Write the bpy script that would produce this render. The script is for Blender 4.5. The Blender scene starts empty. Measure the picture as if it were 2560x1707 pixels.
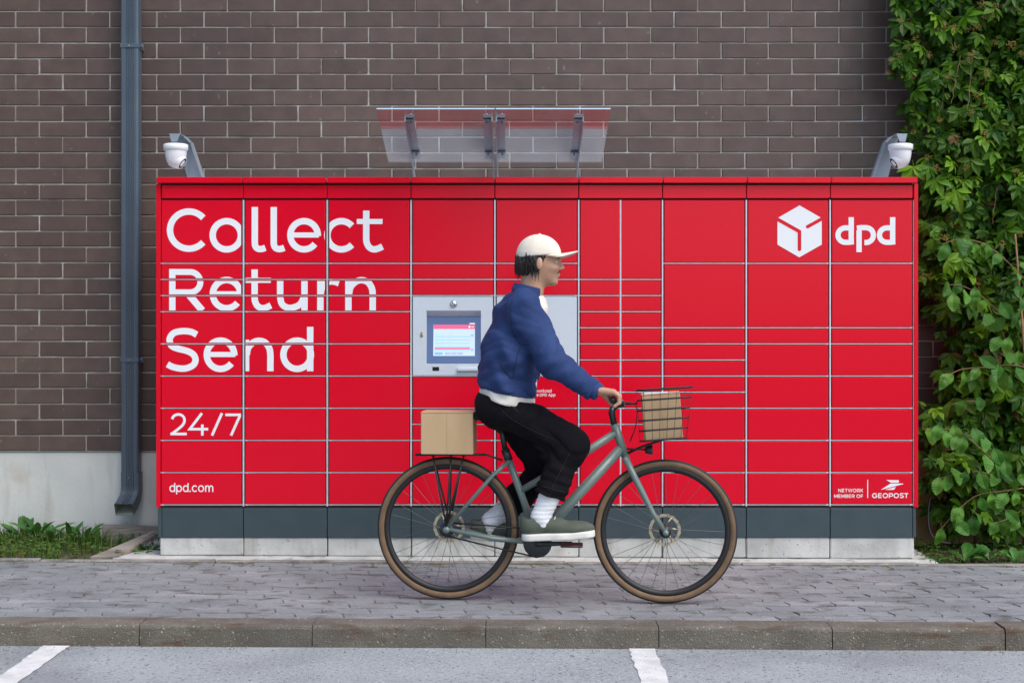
import bpy, math, random
import numpy as np
from mathutils import Vector, Matrix

random.seed(7)
rng = np.random.default_rng(7)
R = math.radians
SC = bpy.context.scene
COL = SC.collection

# ------------------------------------------------------------------ camera, sky, sun, exposure
FPX, EYE, CAMD, HOR = 3500.0, 1.35, 8.14, 817.0     # focal length in photo pixels, eye height, metres to the locker front, horizon row
cam = bpy.data.cameras.new('camera')
cam.sensor_width = 36.0
cam.lens = FPX / 2560.0 * 36.0
cam.shift_y = -(853.5 - HOR) / 2560.0
cam.clip_start, cam.clip_end = 0.1, 5000.0
camo = bpy.data.objects.new('camera', cam)
COL.objects.link(camo)
camo.location = (0, -CAMD, EYE)
camo.rotation_euler = (R(90), 0, 0)
SC.camera = camo

SUN_EL, SUN_AZ = 55.0, 138.0        # degrees; azimuth clockwise from +Y (north), so behind the camera and to its right
wd = bpy.data.worlds.new('World')
SC.world = wd
wd.use_nodes = True
nt = wd.node_tree
sky = nt.nodes.new('ShaderNodeTexSky')
sky.sky_type = 'NISHITA'
sky.sun_disc = False
sky.sun_elevation = R(SUN_EL)
sky.sun_rotation = R(SUN_AZ)
sky.air_density = 1.0
sky.dust_density = 1.6
sky.ozone_density = 1.0
nt.links.new(sky.outputs[0], nt.nodes['Background'].inputs[0])
nt.nodes['Background'].inputs[1].default_value = 0.13

sl = bpy.data.lights.new('sun', 'SUN')
sl.energy = 1.35
sl.angle = R(48)
sl.color = (1.0, 0.92, 0.82)
so = bpy.data.objects.new('sun', sl)
COL.objects.link(so)
sd = Vector((math.sin(R(SUN_AZ)) * math.cos(R(SUN_EL)), math.cos(R(SUN_AZ)) * math.cos(R(SUN_EL)), math.sin(R(SUN_EL))))
so.rotation_euler = sd.to_track_quat('Z', 'Y').to_euler()
so.location = sd * 30

SC.view_settings.view_transform = 'Standard'
SC.view_settings.look = 'None'
SC.view_settings.exposure = 0.95
SC.view_settings.gamma = 1.0
SC.cycles.max_bounces = 8
SC.cycles.use_denoising = True
SC.cycles.transparent_max_bounces = 16

# ------------------------------------------------------------------ helpers
def at(px, py, Y):
    """the point at depth Y that shows at photo pixel (px, py)"""
    s = (Y + CAMD) / FPX
    return Vector(((px - 1280) * s, Y, EYE - (py - HOR) * s))

def gz(x):
    return -0.005 * x          # the pavement falls gently to the right

WL = {}                        # world location of every object used as a parent

def link(o, parent=None, loc=(0, 0, 0)):
    COL.objects.link(o)
    loc = Vector(loc)
    if parent is not None:
        o.parent = parent
        o.location = loc - WL[parent.name]
    else:
        o.location = loc
    WL[o.name] = loc
    return o

def tag(o, label=None, cat=None, group=None, kind=None):
    if label: o['label'] = label
    if cat: o['category'] = cat
    if group: o['group'] = group
    if kind: o['kind'] = kind
    return o

def empty(name, loc=(0, 0, 0), parent=None):
    o = bpy.data.objects.new(name, None)
    o.empty_display_size = 0.1
    return link(o, parent, loc)

def obj(name, me, parent=None, loc=(0, 0, 0)):
    return link(bpy.data.objects.new(name, me), parent, loc)

class MB:
    def __init__(s):
        s.v, s.f, s.m, s.sm = [], [], [], []
    def add(s, verts, faces, m=0, smooth=False):
        n = len(s.v)
        s.v += [tuple(p) for p in verts]
        s.f += [tuple(i + n for i in f) for f in faces]
        s.m += [m] * len(faces)
        s.sm += [smooth] * len(faces)
        return s
    def box(s, x0, x1, y0, y1, z0, z1, b=0.0, m=0):
        if b <= 0:
            v = [(x, y, z) for x in (x0, x1) for y in (y0, y1) for z in (z0, z1)]
            f = [(0, 1, 3, 2), (4, 6, 7, 5), (0, 4, 5, 1), (2, 3, 7, 6), (0, 2, 6, 4), (1, 5, 7, 3)]
            return s.add(v, f, m)
        # chamfered box: every corner becomes three vertices
        v, idx = [], {}
        for i, x in enumerate((x0, x1)):
            for j, y in enumerate((y0, y1)):
                for k, z in enumerate((z0, z1)):
                    dx, dy, dz = (b if i == 0 else -b), (b if j == 0 else -b), (b if k == 0 else -b)
                    idx[i, j, k] = len(v)
                    v += [(x, y + dy, z + dz), (x + dx, y, z + dz), (x + dx, y + dy, z)]
        I = lambda i, j, k, a: idx[i, j, k] + a
        f = []
        f.append((I(0,0,0,0), I(0,0,1,0), I(0,1,1,0), I(0,1,0,0)))
        f.append((I(1,0,0,0), I(1,1,0,0), I(1,1,1,0), I(1,0,1,0)))
        f.append((I(0,0,0,1), I(1,0,0,1), I(1,0,1,1), I(0,0,1,1)))
        f.append((I(0,1,0,1), I(0,1,1,1), I(1,1,1,1), I(1,1,0,1)))
        f.append((I(0,0,0,2), I(0,1,0,2), I(1,1,0,2), I(1,0,0,2)))
        f.append((I(0,0,1,2), I(1,0,1,2), I(1,1,1,2), I(0,1,1,2)))
        for i in (0, 1):
            for j in (0, 1):
                f.append((I(i,j,0,0), I(i,j,1,0), I(i,j,1,1), I(i,j,0,1)))
            for k in (0, 1):
                f.append((I(i,0,k,0), I(i,1,k,0), I(i,1,k,2), I(i,0,k,2)))
        for j in (0, 1):
            for k in (0, 1):
                f.append((I(0,j,k,1), I(1,j,k,1), I(1,j,k,2), I(0,j,k,2)))
        for key in idx:
            f.append((idx[key], idx[key] + 1, idx[key] + 2))
        return s.add(v, f, m)
    def tube(s, pts, r, n=10, m=0, caps=True, ref=None, sx=1.0):
        """sweep a circle (squashed by sx sideways) along pts; r is one radius or one for each point"""
        pts = [Vector(p) for p in pts]
        rs = r if isinstance(r, (list, tuple)) else [r] * len(pts)
        v, f = [], []
        up = Vector(ref) if ref is not None else None
        for i, p in enumerate(pts):
            t = (pts[min(i + 1, len(pts) - 1)] - pts[max(i - 1, 0)]).normalized()
            if up is None:
                up = Vector((0, 0, 1)) if abs(t.z) < 0.9 else Vector((1, 0, 0))
            a = (up - t * up.dot(t)).normalized()
            b = t.cross(a)
            up = a
            for k in range(n):
                w = 2 * math.pi * k / n
                v.append(p + (a * math.cos(w) + b * math.sin(w) * sx) * rs[i])
        for i in range(len(pts) - 1):
            for k in range(n):
                k2 = (k + 1) % n
                f.append((i * n + k, i * n + k2, (i + 1) * n + k2, (i + 1) * n + k))
        if caps:
            f.append(tuple(range(n))[::-1])
            f.append(tuple((len(pts) - 1) * n + k for k in range(n)))
        return s.add(v, f, m, True)
    def lathe(s, prof, o, ax, n=24, m=0, closed=False, sx=None):
        """turn a profile of (radius, height along axis) about axis ax through o"""
        o, ax = Vector(o), Vector(ax).normalized()
        a = ax.orthogonal().normalized() if sx is None else Vector(sx)
        b = ax.cross(a)
        v, f, L = [], [], len(prof)
        for k in range(n):
            w = 2 * math.pi * k / n
            for (rr, h) in prof:
                v.append(o + ax * h + (a * math.cos(w) + b * math.sin(w)) * rr)
        for k in range(n):
            k2 = (k + 1) % n
            for i in range(L if closed else L - 1):
                j = (i + 1) % L
                f.append((k * L + i, k * L + j, k2 * L + j, k2 * L + i))
        return s.add(v, f, m, True)
    def prism(s, poly, d, m=0):
        """poly: list of 3d points in one plane, extruded by vector d"""
        n = len(poly)
        d = Vector(d)
        v = [Vector(p) for p in poly] + [Vector(p) + d for p in poly]
        f = [tuple(range(n))[::-1], tuple(range(n, 2 * n))]
        f += [(i, (i + 1) % n, n + (i + 1) % n, n + i) for i in range(n)]
        return s.add(v, f, m)
    def mesh(s, name, mats):
        me = bpy.data.meshes.new(name)
        me.from_pydata(s.v, [], s.f)
        for mt in (mats if isinstance(mats, (list, tuple)) else [mats]):
            me.materials.append(mt)
        me.polygons.foreach_set('material_index', s.m)
        me.polygons.foreach_set('use_smooth', s.sm)
        me.update()
        return me
    def build(s, name, mats, parent=None, loc=None):
        """mesh written in world coordinates; loc only says where its origin sits"""
        if loc is None:
            return obj(name, s.mesh(name, mats), parent, (0, 0, 0))
        l = Vector(loc)
        s.v = [tuple(Vector(p) - l) for p in s.v]
        return obj(name, s.mesh(name, mats), parent, l)

def fix_normals(me):
    import bmesh
    bm = bmesh.new(); bm.from_mesh(me)
    bmesh.ops.recalc_face_normals(bm, faces=bm.faces)
    bm.to_mesh(me); bm.free()

# ------------------------------------------------------------------ materials
def mat(name, c1, c2=None, scale=6.0, rough=0.6, metal=0.0, spec=0.5, bump=None, rand=0.0, coat=0.0, detail=6.0,
        contrast=(0.35, 0.65), stretch=(1, 1, 1), layers=(), rough_var=0.0, island=False):
    """principled material: two colours mixed by world-space noise, fine bump, per-object tone, optional stain layers"""
    mt = bpy.data.materials.new(name)
    mt.use_nodes = True
    n, l = mt.node_tree.nodes, mt.node_tree.links
    bs = n['Principled BSDF']
    bs.inputs['Roughness'].default_value = rough
    bs.inputs['Metallic'].default_value = metal
    bs.inputs['Specular IOR Level'].default_value = spec
    if coat:
        bs.inputs['Coat Weight'].default_value = coat
        bs.inputs['Coat Roughness'].default_value = 0.08
    geo = n.new('ShaderNodeNewGeometry')
    mp = n.new('ShaderNodeMapping')
    mp.inputs['Scale'].default_value = stretch
    l.new(geo.outputs['Position'], mp.inputs['Vector'])
    def noise(sc, det=6.0, st=None):
        t = n.new('ShaderNodeTexNoise')
        t.inputs['Scale'].default_value = sc
        t.inputs['Detail'].default_value = det
        if st is None:
            l.new(mp.outputs[0], t.inputs['Vector'])
        else:
            m2 = n.new('ShaderNodeMapping')
            m2.inputs['Scale'].default_value = st
            l.new(geo.outputs['Position'], m2.inputs['Vector'])
            l.new(m2.outputs[0], t.inputs['Vector'])
        return t
    def ramp(src, a, b):
        mr = n.new('ShaderNodeMapRange')
        mr.inputs['From Min'].default_value = a
        mr.inputs['From Max'].default_value = b
        l.new(src, mr.inputs['Value'])
        return mr.outputs[0]
    def mix(fac, a, b):
        mx = n.new('ShaderNodeMix')
        mx.data_type = 'RGBA'
        for s_, x in ((0, fac), (6, a), (7, b)):
            if isinstance(x, (tuple, list)):
                mx.inputs[s_].default_value = (*x, 1)
            elif isinstance(x, (int, float)):
                mx.inputs[s_].default_value = x
            else:
                l.new(x, mx.inputs[s_])
        return mx.outputs[2]
    col = None
    if c2 is not None:
        t = noise(scale, detail)
        col = mix(ramp(t.outputs[0], *contrast), c1, c2)
    for (c3, sc, a, b, amount, st) in layers:
        t = noise(sc, 8.0, st)
        f = ramp(t.outputs[0], a, b)
        mm = n.new('ShaderNodeMath'); mm.operation = 'MULTIPLY'
        l.new(f, mm.inputs[0]); mm.inputs[1].default_value = amount
        col = mix(mm.outputs[0], col if col is not None else c1, c3)
    if rand:
        if island:
            src = geo.outputs['Random Per Island']
        else:
            src = n.new('ShaderNodeObjectInfo').outputs['Random']
        hsv = n.new('ShaderNodeHueSaturation')
        mr = n.new('ShaderNodeMapRange')
        mr.inputs['To Min'].default_value = 1 - rand
        mr.inputs['To Max'].default_value = 1 + rand
        l.new(src, mr.inputs['Value'])
        l.new(mr.outputs[0], hsv.inputs['Value'])
        if col is None:
            hsv.inputs['Color'].default_value = (*c1, 1)
        else:
            l.new(col, hsv.inputs['Color'])
        col = hsv.outputs[0]
    if col is None:
        bs.inputs['Base Color'].default_value = (*c1, 1)
    else:
        l.new(col, bs.inputs['Base Color'])
    if rough_var:
        t = noise(scale * 1.7, 5)
        mr = n.new('ShaderNodeMapRange')
        mr.inputs['To Min'].default_value = max(0.02, rough - rough_var)
        mr.inputs['To Max'].default_value = min(1, rough + rough_var)
        l.new(t.outputs[0], mr.inputs['Value'])
        l.new(mr.outputs[0], bs.inputs['Roughness'])
    if bump:
        bl = bump if isinstance(bump, list) else [bump]
        prev = None
        for (st_, sc_, di_) in bl:
            t = noise(sc_, 5)
            b = n.new('ShaderNodeBump')
            b.inputs['Strength'].default_value = st_
            b.inputs['Distance'].default_value = di_
            l.new(t.outputs[0], b.inputs['Height'])
            if prev is not None:
                l.new(prev, b.inputs['Normal'])
            prev = b.outputs[0]
        l.new(prev, bs.inputs['Normal'])
    return mt

def leaf_mat(name, c1, c2, rand=0.25, rough=0.42, trans=0.25, island=False, dead=0.0):
    mt = bpy.data.materials.new(name)
    mt.use_nodes = True
    n, l = mt.node_tree.nodes, mt.node_tree.links
    bs = n['Principled BSDF']
    bs.inputs['Roughness'].default_value = rough
    bs.inputs['Specular IOR Level'].default_value = 0.3
    geo = n.new('ShaderNodeNewGeometry')
    src = geo.outputs['Random Per Island'] if island else n.new('ShaderNodeObjectInfo').outputs['Random']
    t = n.new('ShaderNodeTexNoise'); t.inputs['Scale'].default_value = 14
    l.new(geo.outputs['Position'], t.inputs['Vector'])
    ad = n.new('ShaderNodeMath'); ad.operation = 'MULTIPLY_ADD'
    l.new(t.outputs[0], ad.inputs[0]); ad.inputs[1].default_value = 0.6
    l.new(src, ad.inputs[2])
    mr = n.new('ShaderNodeMapRange')
    mr.inputs['From Min'].default_value = 0.2; mr.inputs['From Max'].default_value = 1.4
    l.new(ad.outputs[0], mr.inputs['Value'])
    mx = n.new('ShaderNodeMix'); mx.data_type = 'RGBA'
    l.new(mr.outputs[0], mx.inputs[0])
    mx.inputs[6].default_value = (*c1, 1); mx.inputs[7].default_value = (*c2, 1)
    if dead:                                     # a few leaves turn brown
        gt = n.new('ShaderNodeMath'); gt.operation = 'GREATER_THAN'; gt.inputs[1].default_value = 1 - dead
        l.new(src, gt.inputs[0])
        mx2 = n.new('ShaderNodeMix'); mx2.data_type = 'RGBA'
        l.new(gt.outputs[0], mx2.inputs[0]); l.new(mx.outputs[2], mx2.inputs[6]); mx2.inputs[7].default_value = (0.16, 0.085, 0.02, 1)
        mx = mx2
    hsv = n.new('ShaderNodeHueSaturation')
    m2 = n.new('ShaderNodeMath'); m2.operation = 'FRACT'
    m3 = n.new('ShaderNodeMath'); m3.operation = 'MULTIPLY'; m3.inputs[1].default_value = 7.3
    l.new(src, m3.inputs[0]); l.new(m3.outputs[0], m2.inputs[0])
    m4 = n.new('ShaderNodeMapRange')
    m4.inputs['To Min'].default_value = 1 - rand; m4.inputs['To Max'].default_value = 1 + rand
    l.new(m2.outputs[0], m4.inputs['Value']); l.new(m4.outputs[0], hsv.inputs['Value'])
    l.new(mx.outputs[2], hsv.inputs['Color'])
    l.new(hsv.outputs[0], bs.inputs['Base Color'])
    bp = n.new('ShaderNodeBump'); bp.inputs['Strength'].default_value = 0.35; bp.inputs['Distance'].default_value = 0.004
    t2 = n.new('ShaderNodeTexNoise'); t2.inputs['Scale'].default_value = 90
    l.new(geo.outputs['Position'], t2.inputs['Vector']); l.new(t2.outputs[0], bp.inputs['Height'])
    l.new(bp.outputs[0], bs.inputs['Normal'])
    tr = n.new('ShaderNodeBsdfTranslucent')
    h2 = n.new('ShaderNodeHueSaturation'); h2.inputs['Hue'].default_value = 0.48; h2.inputs['Value'].default_value = 1.5
    l.new(hsv.outputs[0], h2.inputs['Color']); l.new(h2.outputs[0], tr.inputs['Color'])
    ms = n.new('ShaderNodeMixShader'); ms.inputs[0].default_value = trans
    l.new(bs.outputs[0], ms.inputs[1]); l.new(tr.outputs[0], ms.inputs[2])
    l.new(ms.outputs[0], n['Material Output'].inputs['Surface'])
    return mt

M = {}
M['asphalt'] = mat('asphalt', (0.315, 0.345, 0.36), (0.385, 0.415, 0.43), 3.0, 0.85, bump=[(0.9, 160, 0.01), (0.4, 40, 0.01)], contrast=(0.3, 0.7),
                   layers=[((0.55, 0.56, 0.57), 75, 0.57, 0.64, 0.75, (1, 1, 1)), ((0.1, 0.1, 0.11), 62, 0.58, 0.65, 0.75, (1, 1, 1)), ((0.16, 0.16, 0.165), 1.3, 0.5, 0.75, 0.5, (1, 1, 1))])
M['paint'] = mat('road_paint', (0.72, 0.72, 0.7), (0.6, 0.6, 0.59), 14, 0.7, bump=(0.6, 90, 0.008),
                 layers=[((0.25, 0.25, 0.25), 60, 0.62, 0.7, 0.8, (1, 1, 1)), ((0.45, 0.45, 0.45), 9, 0.5, 0.75, 0.6, (1, 1, 1))])
M['kerb'] = mat('kerb_concrete', (0.115, 0.1, 0.077), (0.165, 0.148, 0.12), 7, 0.9, bump=[(0.8, 140, 0.008), (0.4, 18, 0.01)], rand=0.08,
                layers=[((0.5, 0.46, 0.4), 95, 0.62, 0.68, 0.75, (1, 1, 1)), ((0.05, 0.045, 0.04), 80, 0.62, 0.68, 0.6, (1, 1, 1)), ((0.09, 0.045, 0.025), 9, 0.58, 0.72, 0.8, (0.5, 1, 2.2)), ((0.1, 0.09, 0.075), 3, 0.45, 0.7, 0.6, (1, 1, 1))])
M['paver'] = mat('paver_concrete', (0.17, 0.185, 0.194), (0.235, 0.252, 0.263), 2.2, 0.85, bump=[(0.6, 120, 0.006), (0.3, 25, 0.008)], rand=0.09, contrast=(0.3, 0.7),
                 layers=[((0.36, 0.36, 0.37), 3.2, 0.55, 0.72, 0.55, (0.6, 1.6, 1)), ((0.085, 0.08, 0.075), 9, 0.54, 0.66, 0.8, (0.7, 1.4, 1)), ((0.42, 0.42, 0.42), 80, 0.6, 0.68, 0.5, (1, 1, 1)), ((0.1, 0.09, 0.085), 60, 0.62, 0.7, 0.5, (1, 1, 1))])
M['paver_mass'] = mat('paver_concrete_far', (0.17, 0.185, 0.194), (0.235, 0.252, 0.263), 2.2, 0.85, bump=[(0.6, 120, 0.006), (0.3, 25, 0.008)], rand=0.09, contrast=(0.3, 0.7), island=True,
                 layers=[((0.36, 0.36, 0.37), 3.2, 0.55, 0.72, 0.55, (0.6, 1.6, 1)), ((0.085, 0.08, 0.075), 9, 0.54, 0.66, 0.8, (0.7, 1.4, 1)), ((0.42, 0.42, 0.42), 80, 0.6, 0.68, 0.5, (1, 1, 1)), ((0.1, 0.09, 0.085), 60, 0.62, 0.7, 0.5, (1, 1, 1))])
M['joint_sand'] = mat('joint_sand', (0.16, 0.155, 0.15), (0.22, 0.215, 0.21), 14, 0.95, bump=(0.8, 80, 0.01),
                      layers=[((0.05, 0.065, 0.015), 6, 0.5, 0.62, 0.9, (1, 1, 1))])
M['slab'] = mat('slab_concrete', (0.42, 0.42, 0.4), (0.52, 0.51, 0.49), 9, 0.9, bump=[(0.7, 70, 0.01), (0.5, 12, 0.012)],
                layers=[((0.2, 0.19, 0.17), 16, 0.55, 0.7, 0.7, (1, 1, 1))])
M['edging'] = mat('edging_concrete', (0.2, 0.185, 0.17), (0.3, 0.285, 0.27), 9, 0.92, bump=[(0.8, 90, 0.008)],
                  layers=[((0.1, 0.085, 0.065), 8, 0.5, 0.68, 0.8, (1, 1, 1))])
M['block'] = mat('block_concrete', (0.43, 0.44, 0.42), (0.55, 0.555, 0.53), 5, 0.85, bump=[(0.35, 60, 0.006)], rand=0.07,
                 layers=[((0.14, 0.13, 0.11), 70, 0.66, 0.71, 0.9, (1, 1, 1)), ((0.3, 0.29, 0.26), 6, 0.52, 0.75, 0.6, (1, 1, 1)), ((0.28, 0.26, 0.2), 5, 0.55, 0.72, 0.5, (3, 1, 0.5))])
M['plaster'] = mat('foundation_plaster', (0.56, 0.575, 0.545), (0.64, 0.65, 0.61), 2.5, 0.85, bump=[(0.25, 40, 0.006)],
                   layers=[((0.4, 0.39, 0.33), 4, 0.56, 0.75, 0.6, (2.5, 1, 0.45)), ((0.25, 0.23, 0.19), 85, 0.69, 0.73, 0.8, (1, 1, 1)), ((0.42, 0.33, 0.2), 3.5, 0.6, 0.75, 0.5, (1, 1, 1))])
M['ochre_plaster'] = mat('ochre_plaster', (0.3, 0.22, 0.1), (0.42, 0.32, 0.16), 4, 0.9, bump=(0.4, 30, 0.01))
M['soil'] = mat('soil', (0.05, 0.038, 0.024), (0.11, 0.085, 0.055), 22, 0.95, bump=[(1.0, 60, 0.02)],
                layers=[((0.05, 0.075, 0.015), 6, 0.45, 0.62, 0.7, (1, 1, 1)), ((0.25, 0.2, 0.13), 90, 0.64, 0.72, 0.7, (1, 1, 1))])
M['grass'] = leaf_mat('grass_blade', (0.03, 0.11, 0.012), (0.12, 0.2, 0.035), 0.45, 0.5, 0.25, island=True, dead=0.08)
M['dandelion'] = leaf_mat('dandelion_leaf', (0.03, 0.12, 0.022), (0.06, 0.19, 0.03), 0.2, 0.45, 0.2)
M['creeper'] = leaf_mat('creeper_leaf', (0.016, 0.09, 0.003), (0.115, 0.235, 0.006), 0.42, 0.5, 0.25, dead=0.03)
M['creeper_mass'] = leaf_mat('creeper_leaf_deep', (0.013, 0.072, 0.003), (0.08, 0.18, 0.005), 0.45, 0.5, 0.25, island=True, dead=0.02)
M['elm'] = leaf_mat('elm_leaf', (0.036, 0.145, 0.016), (0.11, 0.27, 0.03), 0.3, 0.5, 0.25)
M['stem'] = mat('stem_bark', (0.16, 0.09, 0.04), (0.28, 0.16, 0.08), 20, 0.8)
M['flower'] = mat('creeper_flower', (0.36, 0.24, 0.055), (0.2, 0.16, 0.03), 60, 0.7)
M['wood'] = mat('weathered_wood', (0.17, 0.14, 0.115), (0.3, 0.27, 0.235), 14, 0.9, bump=[(0.8, 30, 0.012)], stretch=(0.3, 1, 3.0),
                layers=[((0.07, 0.055, 0.04), 10, 0.55, 0.7, 0.8, (0.25, 1, 3))])
BRK = dict(rough=0.42, spec=0.3, bump=[(0.22, 70, 0.004), (0.15, 10, 0.006)], contrast=(0.3, 0.7),
           layers=[((0.045, 0.04, 0.042), 5, 0.6, 0.8, 0.4, (1, 1, 1)), ((0.06, 0.044, 0.04), 0.9, 0.5, 0.7, 0.6, (1, 1, 0.5)), ((0.3, 0.29, 0.27), 26, 0.7, 0.76, 0.35, (1, 1, 0.6))])
M['brick'] = mat('clinker_brick', (0.092, 0.063, 0.054), (0.117, 0.083, 0.069), 9, rand=0.12, **BRK)
M['brick_mass'] = mat('clinker_brick_hidden', (0.092, 0.063, 0.054), (0.117, 0.083, 0.069), 9, rand=0.12, island=True, **BRK)
M['mortar'] = mat('mortar', (0.31, 0.297, 0.252), (0.39, 0.375, 0.325), 7, 0.95, bump=[(0.8, 90, 0.006)],
                  layers=[((0.5, 0.5, 0.48), 7, 0.57, 0.65, 0.8, (1, 1, 1)), ((0.2, 0.17, 0.1), 5, 0.6, 0.7, 0.6, (1, 1, 1))])
M['red'] = mat('red_lacquer', (0.67, 0.0, 0.018), rough=0.2, spec=0.27, bump=[(0.05, 160, 0.002)])
M['white_vinyl'] = mat('white_vinyl', (0.8, 0.81, 0.83), rough=0.35, spec=0.5)
M['silver'] = mat('frame_aluminium', (0.72, 0.74, 0.78), (0.62, 0.64, 0.68), 30, 0.35, metal=0.35)
M['gap'] = mat('seam_dark', (0.02, 0.02, 0.022), rough=0.7)
M['galv'] = mat('galvanised_roof', (0.66, 0.69, 0.75), (0.58, 0.61, 0.67), 10, 0.5, metal=0.1)
M['grey_steel'] = mat('terminal_steel', (0.58, 0.63, 0.68), (0.56, 0.61, 0.665), 20, 0.4, spec=0.4, bump=(0.04, 200, 0.002))
M['plinth'] = mat('plinth_steel', (0.033, 0.055, 0.066), (0.04, 0.062, 0.072), 8, 0.5, bump=(0.08, 160, 0.002),
                  layers=[((0.12, 0.14, 0.15), 60, 0.66, 0.74, 0.4, (1, 1, 1))])
M['downpipe'] = mat('downpipe_steel', (0.065, 0.092, 0.12), (0.075, 0.105, 0.135), 5, 0.4, spec=0.5, bump=(0.05, 40, 0.004),
                    layers=[((0.14, 0.13, 0.11), 7, 0.6, 0.75, 0.4, (4, 1, 0.3))])
M['pipe_inside'] = mat('downpipe_lining', (0.3, 0.36, 0.32), (0.2, 0.2, 0.12), 9, 0.6)
M['cam_white'] = mat('camera_plastic', (0.78, 0.79, 0.8), rough=0.35)
M['cam_lens'] = mat('camera_lens', (0.012, 0.012, 0.014), rough=0.35, spec=0.3)
M['bracket'] = mat('bracket_steel', (0.33, 0.38, 0.43), (0.28, 0.33, 0.38), 8, 0.4, metal=0.25)
M['bracket_dark'] = mat('bracket_steel_dark', (0.2, 0.22, 0.25), rough=0.4, metal=0.5)
M['brass'] = mat('brass', (0.5, 0.38, 0.16), rough=0.3, metal=1.0)
M['chrome'] = mat('chrome', (0.8, 0.8, 0.82), rough=0.05, metal=1.0)
M['black'] = mat('black_plastic', (0.012, 0.012, 0.014), rough=0.5)
M['tyre'] = mat('tyre_rubber', (0.016, 0.016, 0.017), rough=0.75, bump=(0.3, 200, 0.003))
M['tan_wall'] = mat('tyre_sidewall', (0.14, 0.085, 0.045), (0.19, 0.115, 0.062), 20, 0.7)
M['frame'] = mat('frame_paint', (0.13, 0.18, 0.165), (0.15, 0.2, 0.18), 5, 0.32, coat=0.3)
M['alloy'] = mat('dark_alloy', (0.06, 0.065, 0.07), rough=0.35, metal=0.7)
M['steel'] = mat('spoke_steel', (0.18, 0.18, 0.19), rough=0.35, metal=0.9)
M['rotor'] = mat('rotor_steel', (0.62, 0.54, 0.38), rough=0.35, metal=0.85)
M['card'] = mat('cardboard', (0.46, 0.31, 0.17), (0.54, 0.38, 0.225), 5, 0.85, bump=(0.15, 40, 0.004), stretch=(1, 1, 0.3))
M['card_dark'] = mat('cardboard_edge', (0.33, 0.21, 0.11), rough=0.9)
M['tape'] = mat('packing_tape', (0.5, 0.36, 0.2), rough=0.3)
M['label_paper'] = mat('label_paper', (0.7, 0.72, 0.8), rough=0.6)
M['jacket'] = mat('jacket_cotton', (0.018, 0.038, 0.12), (0.026, 0.052, 0.155), 9, 0.8, spec=0.25, bump=[(0.25, 260, 0.003), (0.5, 14, 0.012)])
M['jacket_rib'] = mat('jacket_rib', (0.018, 0.042, 0.145), rough=0.85, bump=(0.4, 200, 0.004))
M['shirt'] = mat('shirt_cotton', (0.74, 0.71, 0.63), rough=0.85, bump=(0.4, 16, 0.01))
M['trousers'] = mat('trouser_twill', (0.007, 0.006, 0.008), (0.011, 0.009, 0.012), 9, 0.9, spec=0.12, bump=[(0.3, 260, 0.003), (0.5, 12, 0.012)])
M['sock'] = mat('sock_cotton', (0.74, 0.75, 0.77), rough=0.9, bump=(0.4, 90, 0.004))
M['shoe'] = mat('shoe_canvas', (0.07, 0.085, 0.062), (0.088, 0.104, 0.076), 20, 0.85, bump=(0.3, 240, 0.003))
M['sole'] = mat('shoe_sole', (0.72, 0.7, 0.64), rough=0.6)
M['lace'] = mat('shoe_lace', (0.6, 0.6, 0.56), rough=0.8)
M['skin'] = mat('skin', (0.49, 0.27, 0.175), (0.54, 0.31, 0.21), 18, 0.5, spec=0.35, bump=(0.1, 120, 0.002))
M['lip'] = mat('lips', (0.36, 0.14, 0.12), rough=0.45)
M['hair'] = mat('hair', (0.012, 0.009, 0.008), (0.022, 0.016, 0.013), 60, 0.5, bump=(0.9, 110, 0.01), stretch=(1, 1, 0.25))
M['cap'] = mat('cap_cotton', (0.7, 0.63, 0.52), (0.75, 0.69, 0.585), 12, 0.85, bump=[(0.25, 260, 0.003)])
M['eye'] = mat('eye_white', (0.75, 0.73, 0.7), rough=0.2)
M['iris'] = mat('iris', (0.03, 0.018, 0.01), rough=0.1)

def glass_mat():
    mt = bpy.data.materials.new('canopy_glass')
    mt.use_nodes = True
    n, l = mt.node_tree.nodes, mt.node_tree.links
    n.remove(n['Principled BSDF'])
    fr = n.new('ShaderNodeFresnel')
    ge = n.new('ShaderNodeNewGeometry')                  # the same 1.52 seen from outside and inside the thin pane
    mr = n.new('ShaderNodeMapRange'); mr.inputs['To Min'].default_value = 1.52; mr.inputs['To Max'].default_value = 1 / 1.52
    l.new(ge.outputs['Backfacing'], mr.inputs['Value']); l.new(mr.outputs[0], fr.inputs['IOR'])
    tr = n.new('ShaderNodeBsdfTransparent'); tr.inputs['Color'].default_value = (0.93, 0.95, 0.97, 1)
    gl = n.new('ShaderNodeBsdfGlossy'); gl.inputs['Roughness'].default_value = 0.02; gl.inputs['Color'].default_value = (1, 1, 1, 1)
    ms = n.new('ShaderNodeMixShader')
    l.new(fr.outputs[0], ms.inputs[0]); l.new(tr.outputs[0], ms.inputs[1]); l.new(gl.outputs[0], ms.inputs[2])
    l.new(ms.outputs[0], n['Material Output'].inputs['Surface'])
    return mt
M['glass'] = glass_mat()
M['glass_edge'] = mat('glass_edge', (0.45, 0.58, 0.66), rough=0.15, spec=0.6)

def screen_mat(name, c, e=0.55):
    mt = mat(name, tuple(x * 0.3 for x in c), rough=0.15)
    bs = mt.node_tree.nodes['Principled BSDF']
    bs.inputs['Emission Color'].default_value = (*c, 1)
    bs.inputs['Emission Strength'].default_value = e
    return mt

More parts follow.
